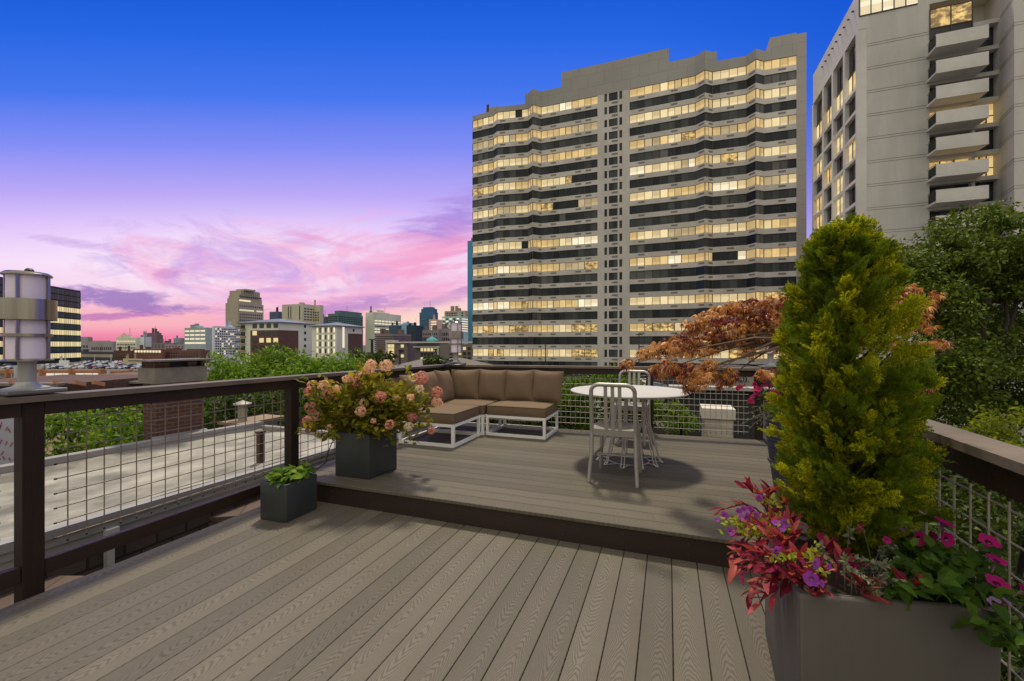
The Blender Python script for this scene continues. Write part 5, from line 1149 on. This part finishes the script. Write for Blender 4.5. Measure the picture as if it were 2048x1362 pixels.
# columnar conifer
def conifer():
    Y0 = 1.66; c0 = PD(1702, 690, Y0); t = thing('conifer', 'golden green columnar conifer standing in the tall taupe planter', 'conifer', (c0.x, c0.y, .58))
    rows = [(440, 22, 1690), (465, 40, 1690), (495, 62, 1690), (530, 80, 1690), (580, 98, 1690), (650, 112, 1690), (740, 128, 1694), (830, 134, 1700), (920, 140, 1700), (985, 140, 1702), (1050, 118, 1708), (1120, 80, 1714), (1170, 40, 1722)]
    ys = [r[0] for r in rows][::-1]
    def prof(z):
        y = HY-(z-CH)*F/Y0; hw = np.interp(y, [r[0] for r in rows], [r[1] for r in rows]); cx = np.interp(y, [r[0] for r in rows], [r[2] for r in rows]); return max(.012, hw*Y0/F*.93-.058), cx
    # flat fan-shaped spray of scale leaves
    def spray(seed):
        r = np.random.default_rng(seed); vs, fs = [], []
        def strip(a, b, w):
            a, b = np.array(a), np.array(b); d = b-a; p = np.array([-d[1], d[0], 0]); p = p/np.linalg.norm(p)*w; o = len(vs)
            vs.extend([a-p*.7, a*.45+b*.55-p*1.1+np.array([0, 0, .012]), b, a*.45+b*.55+p*1.1+np.array([0, 0, .012])]); fs.append((o, o+1, o+2, o+3))
        strip((0, 0, 0), (0, 1, -.06), .035)
        for i in range(6):
            y = .12+.14*i; L = .5*(1-.6*abs(i-1.5)/5)
            for s in (-1, 1):
                a = (0, y, -.03*y); e = (s*L*.72, y+L*.7+r.normal()*.03, -.1*L+r.normal()*.05); strip(a, e, .04)
                for q in (.45, .72):
                    m = np.array(a)*(1-q)+np.array(e)*q; strip(m, m+np.array([s*L*.10, L*.36, r.normal()*.04]), .03)
                    strip(m, m+np.array([s*L*.34, L*.10, r.normal()*.04]), .03)
        return np.array(vs), fs
    tm = [spray(i) for i in range(4)]; P, D, N, S, KK = [], [], [], [], []
    for k in range(380):
        z = .62+1.25*RG.random()**1.05; R, cx = prof(z); 
        if R < .02: continue
        c = PD(cx, 690, Y0); ph = RG.random()*2*math.pi; rr = R*(.30+.78*RG.random()**.38); out = np.array([math.cos(ph), math.sin(ph), 0])
        p0 = np.array([c.x, c.y, z])+out*rr*np.array([1, 1, 0])*.86; pd = out*.55+np.array([0, 0, .62])+RG.normal(size=3)*.2; pd /= np.linalg.norm(pd)
        L = .12+.10*RG.random(); L = min(L, R*.9+.04)
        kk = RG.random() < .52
        tx = np.cross(pd, out); tx /= np.linalg.norm(tx)
        for j in range(34):
            q = RG.random(); 
            d = pd*1.1+RG.normal(size=3)*.38; P.append(p0+pd*L*(q-.45)+RG.normal(size=3)*.012*(1.3-q)); D.append(d); N.append(tx*RG.normal()+out*.6+RG.normal(size=3)*.5); S.append(.043*(.65+.7*RG.random())); KK.append(kk)
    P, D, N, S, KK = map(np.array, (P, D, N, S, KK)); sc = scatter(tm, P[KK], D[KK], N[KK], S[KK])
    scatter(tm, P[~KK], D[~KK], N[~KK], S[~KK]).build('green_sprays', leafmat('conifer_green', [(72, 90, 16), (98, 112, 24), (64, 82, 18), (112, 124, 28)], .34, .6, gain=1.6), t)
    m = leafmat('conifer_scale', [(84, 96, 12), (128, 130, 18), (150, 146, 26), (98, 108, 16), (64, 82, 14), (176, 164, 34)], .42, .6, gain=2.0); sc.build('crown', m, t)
    mb = MB(); mb.tube([(c0.x, c0.y, .56), (c0.x, c0.y, 1.2), (c0.x, c0.y, 1.7)], [.022, .018, .006], 8)
    for k in range(60):
        z = .66+.9*RG.random(); R, cx = prof(z); ph = RG.random()*6.283; mb.tube([(c0.x, c0.y, z-.08), (c0.x+R*.4*math.cos(ph), c0.y+R*.4*math.sin(ph), z), (c0.x+R*.72*math.cos(ph), c0.y+R*.72*math.sin(ph), z+.08)], [.006, .004, .002], 5)
    mb.build('trunk', M_bark, t)
conifer()
# red laceleaf maple in the ribbed pot
def maple():
    t = thing('japanese_maple', 'rusty red laceleaf maple spreading from the ribbed pot over table and rail', 'tree', (PX, PY, .84))
    def lace(seed):
        r = np.random.default_rng(seed); vs, fs = [], []
        for k in range(7):
            a = (k-3)*.42+r.normal()*.06; L = (1-.11*abs(k-3))*(.85+.3*r.random()); dr = .35+.3*r.random(); o = len(vs); w = .078
            p = np.array([math.sin(a), math.cos(a), 0]); s = np.array([p[1], -p[0], 0])
            vs += [np.zeros(3), p*L*.45-s*w+np.array([0, 0, .02]), p*L*.8-s*w*.5+np.array([0, 0, -dr*.45]), p*L+np.array([0, 0, -dr]), p*L*.8+s*w*.5+np.array([0, 0, -dr*.45]), p*L*.45+s*w+np.array([0, 0, .02])]
            fs += [(o, o+1, o+5), (o+1, o+2, o+4, o+5), (o+2, o+3, o+4)]
        return np.array(vs), fs
    tm = [lace(i) for i in range(5)]
    KK = []
    CL = [(1258, 728, 12), (1290, 706, 13), (1318, 699, 18), (1345, 694, 22), (1375, 688, 26), (1410, 680, 30), (1450, 665, 33), (1490, 655, 36), (1530, 650, 36), (1570, 650, 36), (1385, 652, 18), (1410, 640, 18), (1440, 628, 20), (1470, 617, 20), (1502, 612, 18), (1535, 607, 15), (1572, 607, 18), (1605, 612, 20),
          (1318, 742, 16), (1345, 732, 20), (1375, 744, 22), (1398, 758, 20), (1380, 776, 11), (1420, 740, 22), (1440, 768, 9), (1463, 747, 15), (1458, 764, 9), (1500, 700, 17), (1545, 690, 17), (1530, 745, 12), (1556, 742, 11), (1610, 660, 30), (1640, 640, 30), (1680, 600, 26), (1740, 600, 26), (1780, 620, 24),
          (1822, 578, 11), (1815, 592, 10), (1868, 592, 11), (1850, 604, 11), (1850, 612, 10), (1812, 640, 12), (1842, 640, 13), (1858, 655, 9), (1870, 690, 13), (1850, 692, 11), (1890, 686, 6), (1800, 655, 14), (1862, 768, 7), (1848, 775, 6), (1795, 690, 12), (1800, 610, 12)]
    P, D, N, S = [], [], [], []; centers = []
    for px, py, r in CL:
        Y = 3.35+.38*RG.normal()*.6 if px < 1650 else 3.0+.2*RG.normal()
        c = np.array(T(px, py, Y)); rr = r*Y/F; centers.append((px, py, Y, c)); n = int(9+r*r*.17)
        o = rdir(n)*(RG.random(n)**.45)[:, None]*rr*1.22; o[:, 2] *= .85; P.append(c+o); d = rdir(n); d[:, 2] = d[:, 2]*.35-.45; d[:, :2] += (c[:2]-np.array([PX, PY]))*.5
        D.append(d); nn = rdir(n)*.55; nn[:, 2] += .9; N.append(nn); S.append(.044*(.6+.75*RG.random(n))); kc = rdir(8)*rr; cls = RG.choice(3, 8, p=[.46, .34, .20]); KK.append(cls[np.argmin(((o[:, None, :]-kc[None])**2).sum(2), 1)])
    P, D, N, S, KK = map(np.concatenate, (P, D, N, S, KK))
    for q, nm, cols in ((1, 'golden_leaves', [(200, 140, 70), (218, 168, 98), (188, 116, 62), (232, 196, 146)]), (2, 'wine_leaves', [(116, 40, 46), (96, 34, 44), (146, 60, 52), (84, 36, 44)])):
        scatter(tm, P[KK == q], D[KK == q], N[KK == q], S[KK == q]).build(nm, leafmat(nm, cols, .22, .45, .2, gain=1.05), t)
    sc = scatter(tm, P[KK == 0], D[KK == 0], N[KK == 0], S[KK == 0])
    m = leafmat('maple_lace', [(150, 84, 50), (198, 122, 52), (112, 52, 46), (210, 156, 96), (146, 66, 48), (92, 46, 44), (204, 140, 52), (222, 186, 140), (128, 48, 48)], .22, .45, .2, gain=1.05); sc.build('crown', m, t)
    mb = MB(); top = Vector((PX+.02, PY, 1.42)); mb.tube([(PX, PY, .82), (PX+.03, PY+.01, 1.1), top], [.03, .026, .022], 8)
    for px, py, Y, c in centers[::3]:
        c = Vector(c); mid = top.lerp(c, .55)+Vector((0, 0, .05)); mb.tube([top, top.lerp(mid, .5)+Vector((0, 0, .04)), mid, c], [.012, .010, .006, .0025], 5)
    V = lambda *a: Vector(T(*a))
    mb.tube([top, V(1530, 690, 3.3), V(1470, 692, 3.35), V(1400, 694, 3.4), V(1330, 702, 3.4), V(1285, 712, 3.4), V(1256, 732, 3.4)], [.016, .013, .011, .009, .006, .004, .002], 6)
    mb.tube([top, V(1540, 700, 3.2), V(1470, 718, 3.25), V(1415, 735, 3.3), V(1370, 750, 3.3)], [.014, .011, .008, .006, .003], 6)
    mb.tube([top, V(1800, 640, 3.0), V(1850, 625, 3.0), V(1862, 590, 3.0)], [.012, .007, .005, .002], 6)
    mb.build('trunk', mk('maple_bark', (.16, .11, .075), .8, var=.3), t)
maple()
# generic flowers
def rosette(k=5, cup=.25, notch=.82):
    vs = [(0, 0, 0)]; fs = []
    for i in range(k*4):
        a = 2*math.pi*i/(k*4); r = 1 if i % 4 in (1, 2, 3) else notch; vs.append((r*math.cos(a), r*math.sin(a), cup+(.04 if i % 2 else -.02)))
    n = k*4; o = len(vs)
    vs2 = vs[:1]+[(.32*math.cos(2*math.pi*i/n), .32*math.sin(2*math.pi*i/n), .02) for i in range(n)]+vs[1:]
    fs = [(0, 1+i, 1+(i+1) % n) for i in range(n)]; fi = [(1+i, 1+n+i, 1+n+(i+1) % n, 1+(i+1) % n) for i in range(n)]
    return vs2, fs, fi
RV, RF0, RF1 = rosette()
def flower(parent, c, d, r, mats):
    d = Vector(d).normalized(); q = d.to_track_quat('Z', 'Y').to_matrix(); mb = MB(); vs = [q @ (Vector(v)*r)+Vector(c) for v in RV]
    mb.add(vs, RF1, 0); mb.f += RF0; mb.mi += [1]*len(RF0)
    tubev = [Vector(c), Vector(c)-d*r*.5-Vector((0, 0, r*.1)), Vector(c)-d*r*1.2-Vector((0, 0, r*.4))]; mb.tube(tubev, [r*.28, r*.14, r*.07], 6, 2)
    return mb.build('flower', mats, parent, smooth=True)
def petal(name, c, t=.35): return leafmat(name, [c, tuple(min(255, int(x*1.08)) for x in c)], t, .5, gain=.85)
M_mag, M_pur, M_lav, M_thr, M_cal = petal('magenta_petal', (190, 30, 126)), petal('purple_petal', (164, 74, 186)), petal('lavender_petal', (176, 138, 196)), petal('dark_throat', (74, 8, 46)), petal('pale_calyx', (150, 120, 130))
M_yth = petal('yellow_throat', (120, 60, 110)); M_wine = petal('wine_petal', (116, 10, 56)); M_rose = petal('rose_petal', (196, 50, 112))
# hydrangea
def hydrangea():
    hc = Vector((sum(q[0] for q in HQ)/4, sum(q[1] for q in HQ)/4, .55)); Y0 = hc.x*-SN+hc.y*CS
    t = thing('hydrangea', 'hydrangea bush with peach and pink flower heads in the square planter', 'hydrangea', hc)
    HD = [(150, 385, 55, 1), (180, 310, 45, 0), (300, 320, 55, 0), (360, 400, 60, 1), (440, 345, 40, 0), (500, 315, 38, 2), (160, 545, 55, 1), (215, 625, 68, 0), (125, 690, 48, 1), (270, 490, 38, 1), (150, 780, 40, 1), (550, 258, 50, 0), (640, 285, 58, 1), (690, 215, 45, 0), (770, 170, 62, 0), (795, 105, 58, 0), (955, 110, 65, 0), (1115, 125, 35, 0),
          (700, 500, 70, 0), (690, 590, 55, 0), (590, 610, 48, 1), (895, 440, 58, 1), (880, 470, 45, 2), (625, 420, 28, 2), (1320, 240, 72, 1), (1240, 235, 45, 2), (1305, 360, 45, 2), (1485, 390, 58, 1), (1490, 495, 58, 0), (1225, 650, 45, 1), (1190, 750, 46, 2), (995, 730, 50, 1), (1425, 790, 40, 1), (430, 745, 36, 0), (360, 760, 33, 0), (625, 710, 28, 0), (1210, 440, 36, 0), (1130, 430, 36, 0), (1060, 450, 38, 0), (910, 210, 34, 0), (820, 690, 26, 0)]
    ft = []
    for s in range(3):
        vs, fs = [], []
        for k in range(4):
            a = k*math.pi/2+s*.2; o = len(vs); c, e = math.cos(a), math.sin(a); p = np.array([c, e, 0]); q = np.array([-e, c, 0])
            vs += [np.zeros(3), p*.55-q*.42+np.array([0, 0, .12]), p*1.0+np.array([0, 0, .05+.1*s]), p*.55+q*.42+np.array([0, 0, .12])]; fs.append((o, o+1, o+2, o+3))
        ft.append((np.array(vs), fs))
    MH = [leafmat('hydrangea_peach', [(228, 190, 164), (214, 166, 142), (238, 212, 190), (206, 152, 136)], .4, gain=1.1), leafmat('hydrangea_pink', [(212, 138, 134), (222, 164, 152), (196, 116, 118), (236, 198, 186)], .4, gain=1.0), leafmat('hydrangea_cream', [(236, 226, 200), (226, 208, 190), (240, 234, 216)], .4, gain=1.0)]
    st = MB(); heads = []
    for i, (x, y, r, m) in enumerate(HD):
        if r < 40 and i % 2: continue
        px, py = 590+x*.1909, 710+y*.1909; Y = Y0-.12+.22*RG.normal()*.7-(.1 if r > 60 else 0); ex = ((px-745)/150)**2+((py-800)/85)**2; Y = Y0-.30*max(0, 1-ex)**.5+.08*RG.normal()-.05; c = np.array(T(px, py, Y)); R = r*.1909*Y/F*1.1; n = int(95*(r/55)**1.6)
        d = rdir(n); rad = R*(.80+.2*RG.random(n)); p = c+d*rad[:, None]*np.array([1, 1, .92])
        rd = rdir(n); scatter(ft, p, np.cross(d, rd), d+rdir(n)*.35, .0105+.004*RG.random(n)).build('flower_head', MH[m], t)
        mid = hc.lerp(Vector(c), .5)+Vector((0, 0, .04)); st.tube([hc+Vector((RG.normal()*.04, RG.normal()*.04, -.02)), mid, Vector(c)], [.004, .0035, .0025], 5); heads.append(c)
    st.build('stems', mk('hydrangea_stem', (.14, .08, .05), .7), t)
    P, D, N = [], [], []
    for i in range(430):
        c = heads[RG.integers(0, len(heads))]; q = .32+.62*RG.random(); p = np.array(hc)*(1-q)+c*q+RG.normal(size=3)*.045; n = 5
        for k in range(n):
            d = rdir(1)[0]; d[2] = d[2]*.5+.1; P.append(p+RG.normal(size=3)*.02); D.append(d+(p-np.array(hc))*1.2); N.append(rdir(1)[0]*.6+np.array([0, 0, .8]))
    for i in range(420):
        e = rdir(1)[0]*RG.random()**.4; p = np.array(T(745, 806, Y0))+e*np.array([.40, .32, .22]); d = rdir(1)[0]; d[2] *= .5; 
        for k in range(3): P.append(p+RG.normal(size=3)*.02); D.append(rdir(1)[0]+np.array([0, 0, .2])); N.append(rdir(1)[0]*.6+np.array([0, 0, .8]))
    scatter(LF, P, D, N, .05+.035*RG.random(len(P))).build('foliage', leafmat('hydrangea_leaf', [(96, 104, 26), (138, 134, 40), (74, 92, 28), (160, 146, 56), (110, 112, 30), (150, 130, 50)], .5, gain=1.2), t)
hydrangea()
# leafy greens in the trough
tc = Vector((sum(q[0] for q in TQ)/4, sum(q[1] for q in TQ)/4, .25)); t = thing('leafy_greens', 'bright green leafy herbs growing in the small trough', 'plant', tc)
P, D, N = [], [], []; ex = (Vector(TQ[1])-Vector(TQ[0])); ey = (Vector(TQ[2])-Vector(TQ[1])); st = MB()
for i in range(150):
    a, b = RG.random()*.8-.4, RG.random()*.84-.40; h_ = .02+.085*RG.random()*(1-abs(a)) ; p = np.array([tc.x+ex.x*a+ey.x*b, tc.y+ex.y*a+ey.y*b, .275+h_]); P.append(p); d = np.array([ex.x*a+ey.x*b, ex.y*a+ey.y*b, 0])*5+rdir(1)[0]*.7; d[2] = .1*RG.normal(); D.append(d); N.append(rdir(1)[0]*.5+np.array([0, 0, 1])); st.tube([(tc.x+ex.x*a*.7+ey.x*b*.7, tc.y+ex.y*a*.7+ey.y*b*.7, .24), tuple(p)], .0018, 4)
scatter([leaf(.40, .12, .2), leaf(.46, .08, .3)], P, D, N, .045+.04*RG.random(len(P))).build('foliage', leafmat('herb_leaf', [(96, 142, 34), (142, 172, 58), (70, 118, 28), (170, 190, 96)], .5, gain=.9), t); st.build('stems', bpy.data.materials['hydrangea_stem'], t)
# flowers and trailing silver in the ribbed pot
t = thing('pink_flowers', 'bushy pink flowers spilling from the ribbed pot under the maple', 'flowers', (PX, PY, .86)); rm = [M_rose, M_wine, M_cal]
cs = clumps((PX-.06, PY-.05, .95), (.2, .18, .10), 44, .3); foliage(cs, .05, 26, .035, LF).build('foliage', leafmat('small_dark_leaf', [(60, 88, 36), (92, 118, 50), (120, 140, 78)], .4, gain=.55), t)
for px, py, r in ((1479, 774, 9), (1510, 776, 9), (1515, 768, 8), (1528, 758, 8), (1548, 756, 8), (1553, 752, 7), (1549, 785, 10), (1500, 801, 9), (1534, 803, 7), (1557, 797, 7), (1518, 788, 6), (1537, 790, 6), (1580, 807, 8), (1530, 770, 6), (1565, 770, 7), (1505, 793, 6), (1545, 765, 6), (1572, 785, 6)):
    c = Vector(T(px, py, 3.05+.06*RG.normal())); 
    for k in range(3): flower(t, c+Vector(RG.normal(size=3))*.012, Vector((RG.normal()*.6-.2, -.8+RG.normal()*.4, .5+RG.normal()*.3)), r*3.0/F*.62, rm)
M_sst = mk('silver_stem', (.3, .3, .24), .8); RP_C = [Vector((q[0], q[1], .62)) for q in RP]
def silver(label, base, ends, size, n):
    t = thing('silver_plant', label, 'plant', base); mb = MB(); P, D, N = [], [], []
    for e in ends:
        e = Vector(e); b = Vector(base) if n < 20 else e+(sum(RP_C, Vector())/4-e).normalized()*.07+Vector((0, 0, .585-e.z+(sum(RP_C, Vector())/4-e).normalized().z*-.07)); m = b.lerp(e, .5)+Vector((0, 0, .03)); pts = [b.lerp(m, .5)+Vector(RG.normal(size=3))*.005, m, m.lerp(e, .6)+Vector((0, 0, .006)), e]; mb = MB(); mb.tube([b]+pts, [.002, .0018, .0016, .0014, .001], 4); mb.build('stem', M_sst, t)
        for i in range(n):
            q = .3+.7*i/n; p = b.lerp(m, q/.5) if q < .5 else m.lerp(e, (q-.5)/.5); P.append(np.array(p)); D.append(np.array((e-b).normalized())*.6+rdir(1)[0]); N.append(rdir(1)[0]+np.array([0, 0, .6]))
    scatter(L4, P, D, N, size*(.7+.6*RG.random(len(P)))).build('foliage', leafmat('silver_leaf', [(150, 156, 124), (176, 178, 150), (128, 138, 104)], .25, gain=.7), t)
silver('pale silver trailing strands hanging from the ribbed pot', (PX-.16, PY-.1, .87), [T(*a, 3.05) for a in ((1498, 858), (1478, 852), (1503, 815), (1493, 828), (1520, 852), (1510, 838), (1500, 840))], .022, 10)
# mixed planting in the tall taupe planter
A_ = lambda px, py, Y: Vector(T(px, py, Y))
Q0, Q1, Q2, Q3 = [Vector((q[0], q[1], .585)) for q in RP]          # front left, front right, back right, back left
def soil(a, b): return Q0.lerp(Q1, a).lerp(Q3.lerp(Q2, a), b)
t = thing('purple_spiderwort', 'dark red long-leaved trailing plant spilling over the left of the tall planter', 'plant', soil(.1, .4)); P, D, N, S = [], [], [], []; M_pst = mk('purple_stem', (.10, .02, .035), .6)
tips = [((1485, 975), 1.9), ((1440, 1020), 1.85), ((1505, 985), 1.85), ((1540, 985), 1.85), ((1570, 1010), 1.75), ((1475, 1090), 1.75), ((1465, 1110), 1.7), ((1465, 1150), 1.6), ((1500, 1190), 1.5), ((1520, 1205), 1.42), ((1550, 1190), 1.38), ((1470, 1130), 1.55), ((1500, 1060), 1.6), ((1530, 1080), 1.5), ((1590, 1080), 1.55), ((1610, 1020), 1.75), ((1580, 1160), 1.33), ((1620, 1180), 1.3), ((1640, 1150), 1.35), ((1690, 1130), 1.4), ((1560, 1120), 1.4), ((1520, 1130), 1.45), ((1600, 1130), 1.38), ((1640, 1200), 1.28), ((1545, 1050), 1.65), ((1480, 1060), 1.75), ((1725, 1190), 1.27), ((1820, 1190), 1.25), ((1660, 1110), 1.5), ((1590, 1050), 1.65), ((1500, 1120), 1.5), ((1535, 1165), 1.4), ((1565, 1090), 1.5), ((1490, 1140), 1.52)]
for (px, py), Y in tips:
    e = A_(px, py, Y); a = min(.95, max(.04, (px-1570)/440)); b = min(.95, max(.03, (Y-1.27)/.75)); s = soil(a, b); m = s.lerp(e, .55)+Vector((0, 0, .06)); mb = MB(); mb.tube([s, s.lerp(m, .6)+Vector((0, 0, .02)), m, e], [.004, .004, .0035, .0025], 5); mb.build('stem', M_pst, t)
    n = 11
    for k in range(n):
        q = .25+.75*k/(n-1); p = s.lerp(m, q/.55) if q < .55 else m.lerp(e, (q-.55)/.45); dd = (e-s).normalized()
        side = dd.cross(Vector((0, 0, 1))).normalized()*(1 if k % 2 else -1); d = dd*.8+side*.75+Vector(RG.normal(size=3))*.25+Vector((0, 0, .25 if q < .9 else -.1)); P.append(np.array(p)); D.append(np.array(d)); N.append(np.array((0, 0, 1.0))+RG.normal(size=3)*.5); S.append(.042+.034*RG.random())
def strap(w, fold, droop):
    vs, fs = [], []; n = 6
    for i in range(n+1):
        y = i/n; ww = w*math.sin(math.pi*min(1, y*.86+.14))**.75 if i < n else 0; z = -droop*y*y
        vs += [(-ww, y, z+fold*ww/w), (0, y, z), (ww, y, z+fold*ww/w)]
    for i in range(n): o = i*3; fs += [(o, o+1, o+4, o+3), (o+1, o+2, o+5, o+4)]
    return np.array(vs, float), fs
scatter([strap(.14, .05, .2), strap(.16, .07, .35), strap(.13, .04, .05)], P, D, N, S).build('foliage', leafmat('spiderwort_leaf', [(140, 38, 60), (168, 66, 70), (104, 28, 50), (186, 98, 86), (136, 32, 76), (120, 36, 52)], .4, .42, gain=1.1), t, smooth=True)
t = thing('small_purple_flowers', 'small purple trumpet flowers with lime leaves at the left of the tall planter', 'flowers', soil(.05, .5)); cal = [M_pur, M_yth, M_cal]
P, D, N = [], [], []
for (px, py, w, h_, Y, n) in ((1495, 1045, 40, 14, 1.72, 150), (1540, 1040, 40, 12, 1.75, 110), (1515, 1065, 45, 10, 1.66, 120), (1565, 1060, 28, 12, 1.66, 80), (1570, 1115, 24, 9, 1.40, 60), (1545, 1005, 25, 8, 1.8, 40), (1622, 1115, 12, 22, 1.36, 45), (1645, 1140, 14, 12, 1.34, 30)):
    for i in range(n): a, b = RG.normal(size=2)*.5; P.append(T(px+a*w, py+b*h_, Y+RG.normal()*.05)); d = rdir(1)[0]; d[2] += .5; D.append(d); N.append(rdir(1)[0])
scatter(LF, P, D, N, .016+.012*RG.random(len(P))).build('foliage', leafmat('lime_leaf', [(150, 160, 40), (180, 184, 70), (116, 134, 34)], .5, gain=.95), t)
for x, y, r, Y in ((150, 370, 34, 1.78), (330, 400, 32, 1.74), (385, 385, 42, 1.73), (480, 360, 36, 1.74), (370, 505, 24, 1.7), (690, 450, 36, 1.66), (790, 445, 40, 1.65), (745, 500, 38, 1.64), (210, 545, 36, 1.72), (690, 745, 58, 1.45), (1100, 870, 54, 1.36), (1065, 1035, 62, 1.33), (1165, 1085, 34, 1.3), (1245, 910, 30, 1.36), (515, 180, 34, 1.85), (300, 330, 30, 1.8), (355, 310, 30, 1.8), (70, 420, 22, 1.78), (420, 290, 30, 1.8), (265, 500, 22, 1.7)):
    px, py = 1420+x*.1908, 960+y*.1908; flower(t, A_(px, py, Y-.07), Vector((-SN*-.9+RG.normal()*.3, -CS*.9+RG.normal()*.3, .35+RG.normal()*.3)), r*.1908*Y/F*1.15, cal)
silver('grey-green silver sprigs at the front rim of the tall planter', soil(.3, .2), [A_(px, py, Y) for px, py, Y in ((1712, 1118, 1.36), (1728, 1120, 1.36), (1750, 1130, 1.36), (1768, 1132, 1.36), (1806, 1122, 1.38), (1720, 1155, 1.3), (1760, 1165, 1.28), (1785, 1172, 1.28), (1640, 1090, 1.45), (1652, 1120, 1.4), (1795, 1150, 1.33), (1782, 1095, 1.45), (1790, 1092, 1.45), (1755, 1190, 1.26), (1745, 1195, 1.26), (1850, 1172, 1.28), (1735, 1050, 1.55), (1700, 1060, 1.5), (1705, 1140, 1.28), (1735, 1160, 1.25), (1770, 1150, 1.25), (1800, 1165, 1.24), (1690, 1115, 1.32), (1775, 1120, 1.3))], .017, 34)
t = thing('magenta_petunias', 'magenta petunias with broad green leaves trailing right over the tall planter', 'flowers', soil(.75, .3)); P, D, N, S = [], [], [], []
for (px, py, w, h_, Y, n) in ((1850, 1140, 60, 26, 1.36, 110), (1900, 1165, 55, 22, 1.3, 100), (1830, 1110, 40, 26, 1.48, 60), (1940, 1140, 35, 22, 1.34, 50), (1880, 1095, 40, 14, 1.45, 36), (1990, 1250, 32, 16, 1.19, 42), (1985, 1190, 30, 20, 1.24, 30), (1975, 1115, 22, 20, 1.36, 24), (2030, 1275, 22, 18, 1.16, 20), (1830, 1170, 50, 14, 1.29, 70), (1930, 1190, 34, 12, 1.26, 50)):
    for i in range(n): a, b = RG.normal(size=2)*.55; P.append(T(px+a*w, py+b*h_, Y+RG.normal()*.05)); d = rdir(1)[0]; d[2] = d[2]*.4-.15; D.append(d); N.append(rdir(1)[0]*.55+np.array([0, -.3, .8])); S.append(.030+.026*RG.random())
scatter([leaf(.34, .1, .3), leaf(.3, .06, .15)], P, D, N, S).build('foliage', leafmat('petunia_leaf', [(58, 92, 28), (84, 118, 36), (106, 138, 44), (48, 78, 28)], .42, gain=.7), t)
mb = MB()
for px, py, Y in ((1985, 1085, 1.32), (1990, 1125, 1.28), (1990, 1165, 1.26), (2030, 1185, 1.2), (1900, 1075, 1.42), (1725, 1055, 1.5), (2020, 1260, 1.17)): s = soil(.8, .2); e = A_(px, py, Y); s = Vector((e.x*.8+s.x*.2, e.y*.8+s.y*.2, .57)); mb.tube([s, s.lerp(e, .5)+Vector((0, 0, .02)), e], .0018, 5)
mb.build('stems', mk('green_stem', (.08, .12, .04), .6), t)
for x, y, r, Y, m, d in ((105, 250, 36, 1.5, 0, (-.6, 0, .3)), (335, 365, 34, 1.45, 0, (-.3, -.6, .3)), (495, 250, 40, 1.5, 1, (-.8, .1, .3)), (620, 345, 70, 1.45, 0, (.1, -1, .15)), (735, 345, 66, 1.47, 2, (.3, -1, .3)), (870, 355, 70, 1.42, 0, (.05, -1, .2)), (850, 215, 80, 1.45, 0, (.3, -.25, .9)), (1255, 385, 82, 1.33, 0, (-.1, -.5, .75)), (1330, 555, 76, 1.29, 0, (.1, -.3, .95)), (1330, 760, 88, 1.26, 0, (0, -.4, .9)), (1575, 830, 70, 1.21, 0, (.8, -.3, .4)), (1340, 985, 56, 1.2, 2, (.1, -1, .3)), (1310, 930, 50, 1.22, 1, (-.4, -.4, .8)), (1420, 930, 44, 1.21, 1, (.4, -.4, .7)), (20, 600, 40, 1.4, 0, (-.5, -.7, .2)), (560, 830, 44, 1.27, 2, (-.2, -.8, -.3))):
    px, py = 1700+x*.2203, 1000+y*.2203; d = Vector((d[0]*CS-d[1]*SN, d[0]*SN+d[1]*CS, d[2])); d = Vector((d.x, d.y, d.z)); flower(t, A_(px, py, Y-.03), d, r*.2203*Y/F*.95, [(M_mag, M_lav, M_wine)[m], M_thr, M_cal])
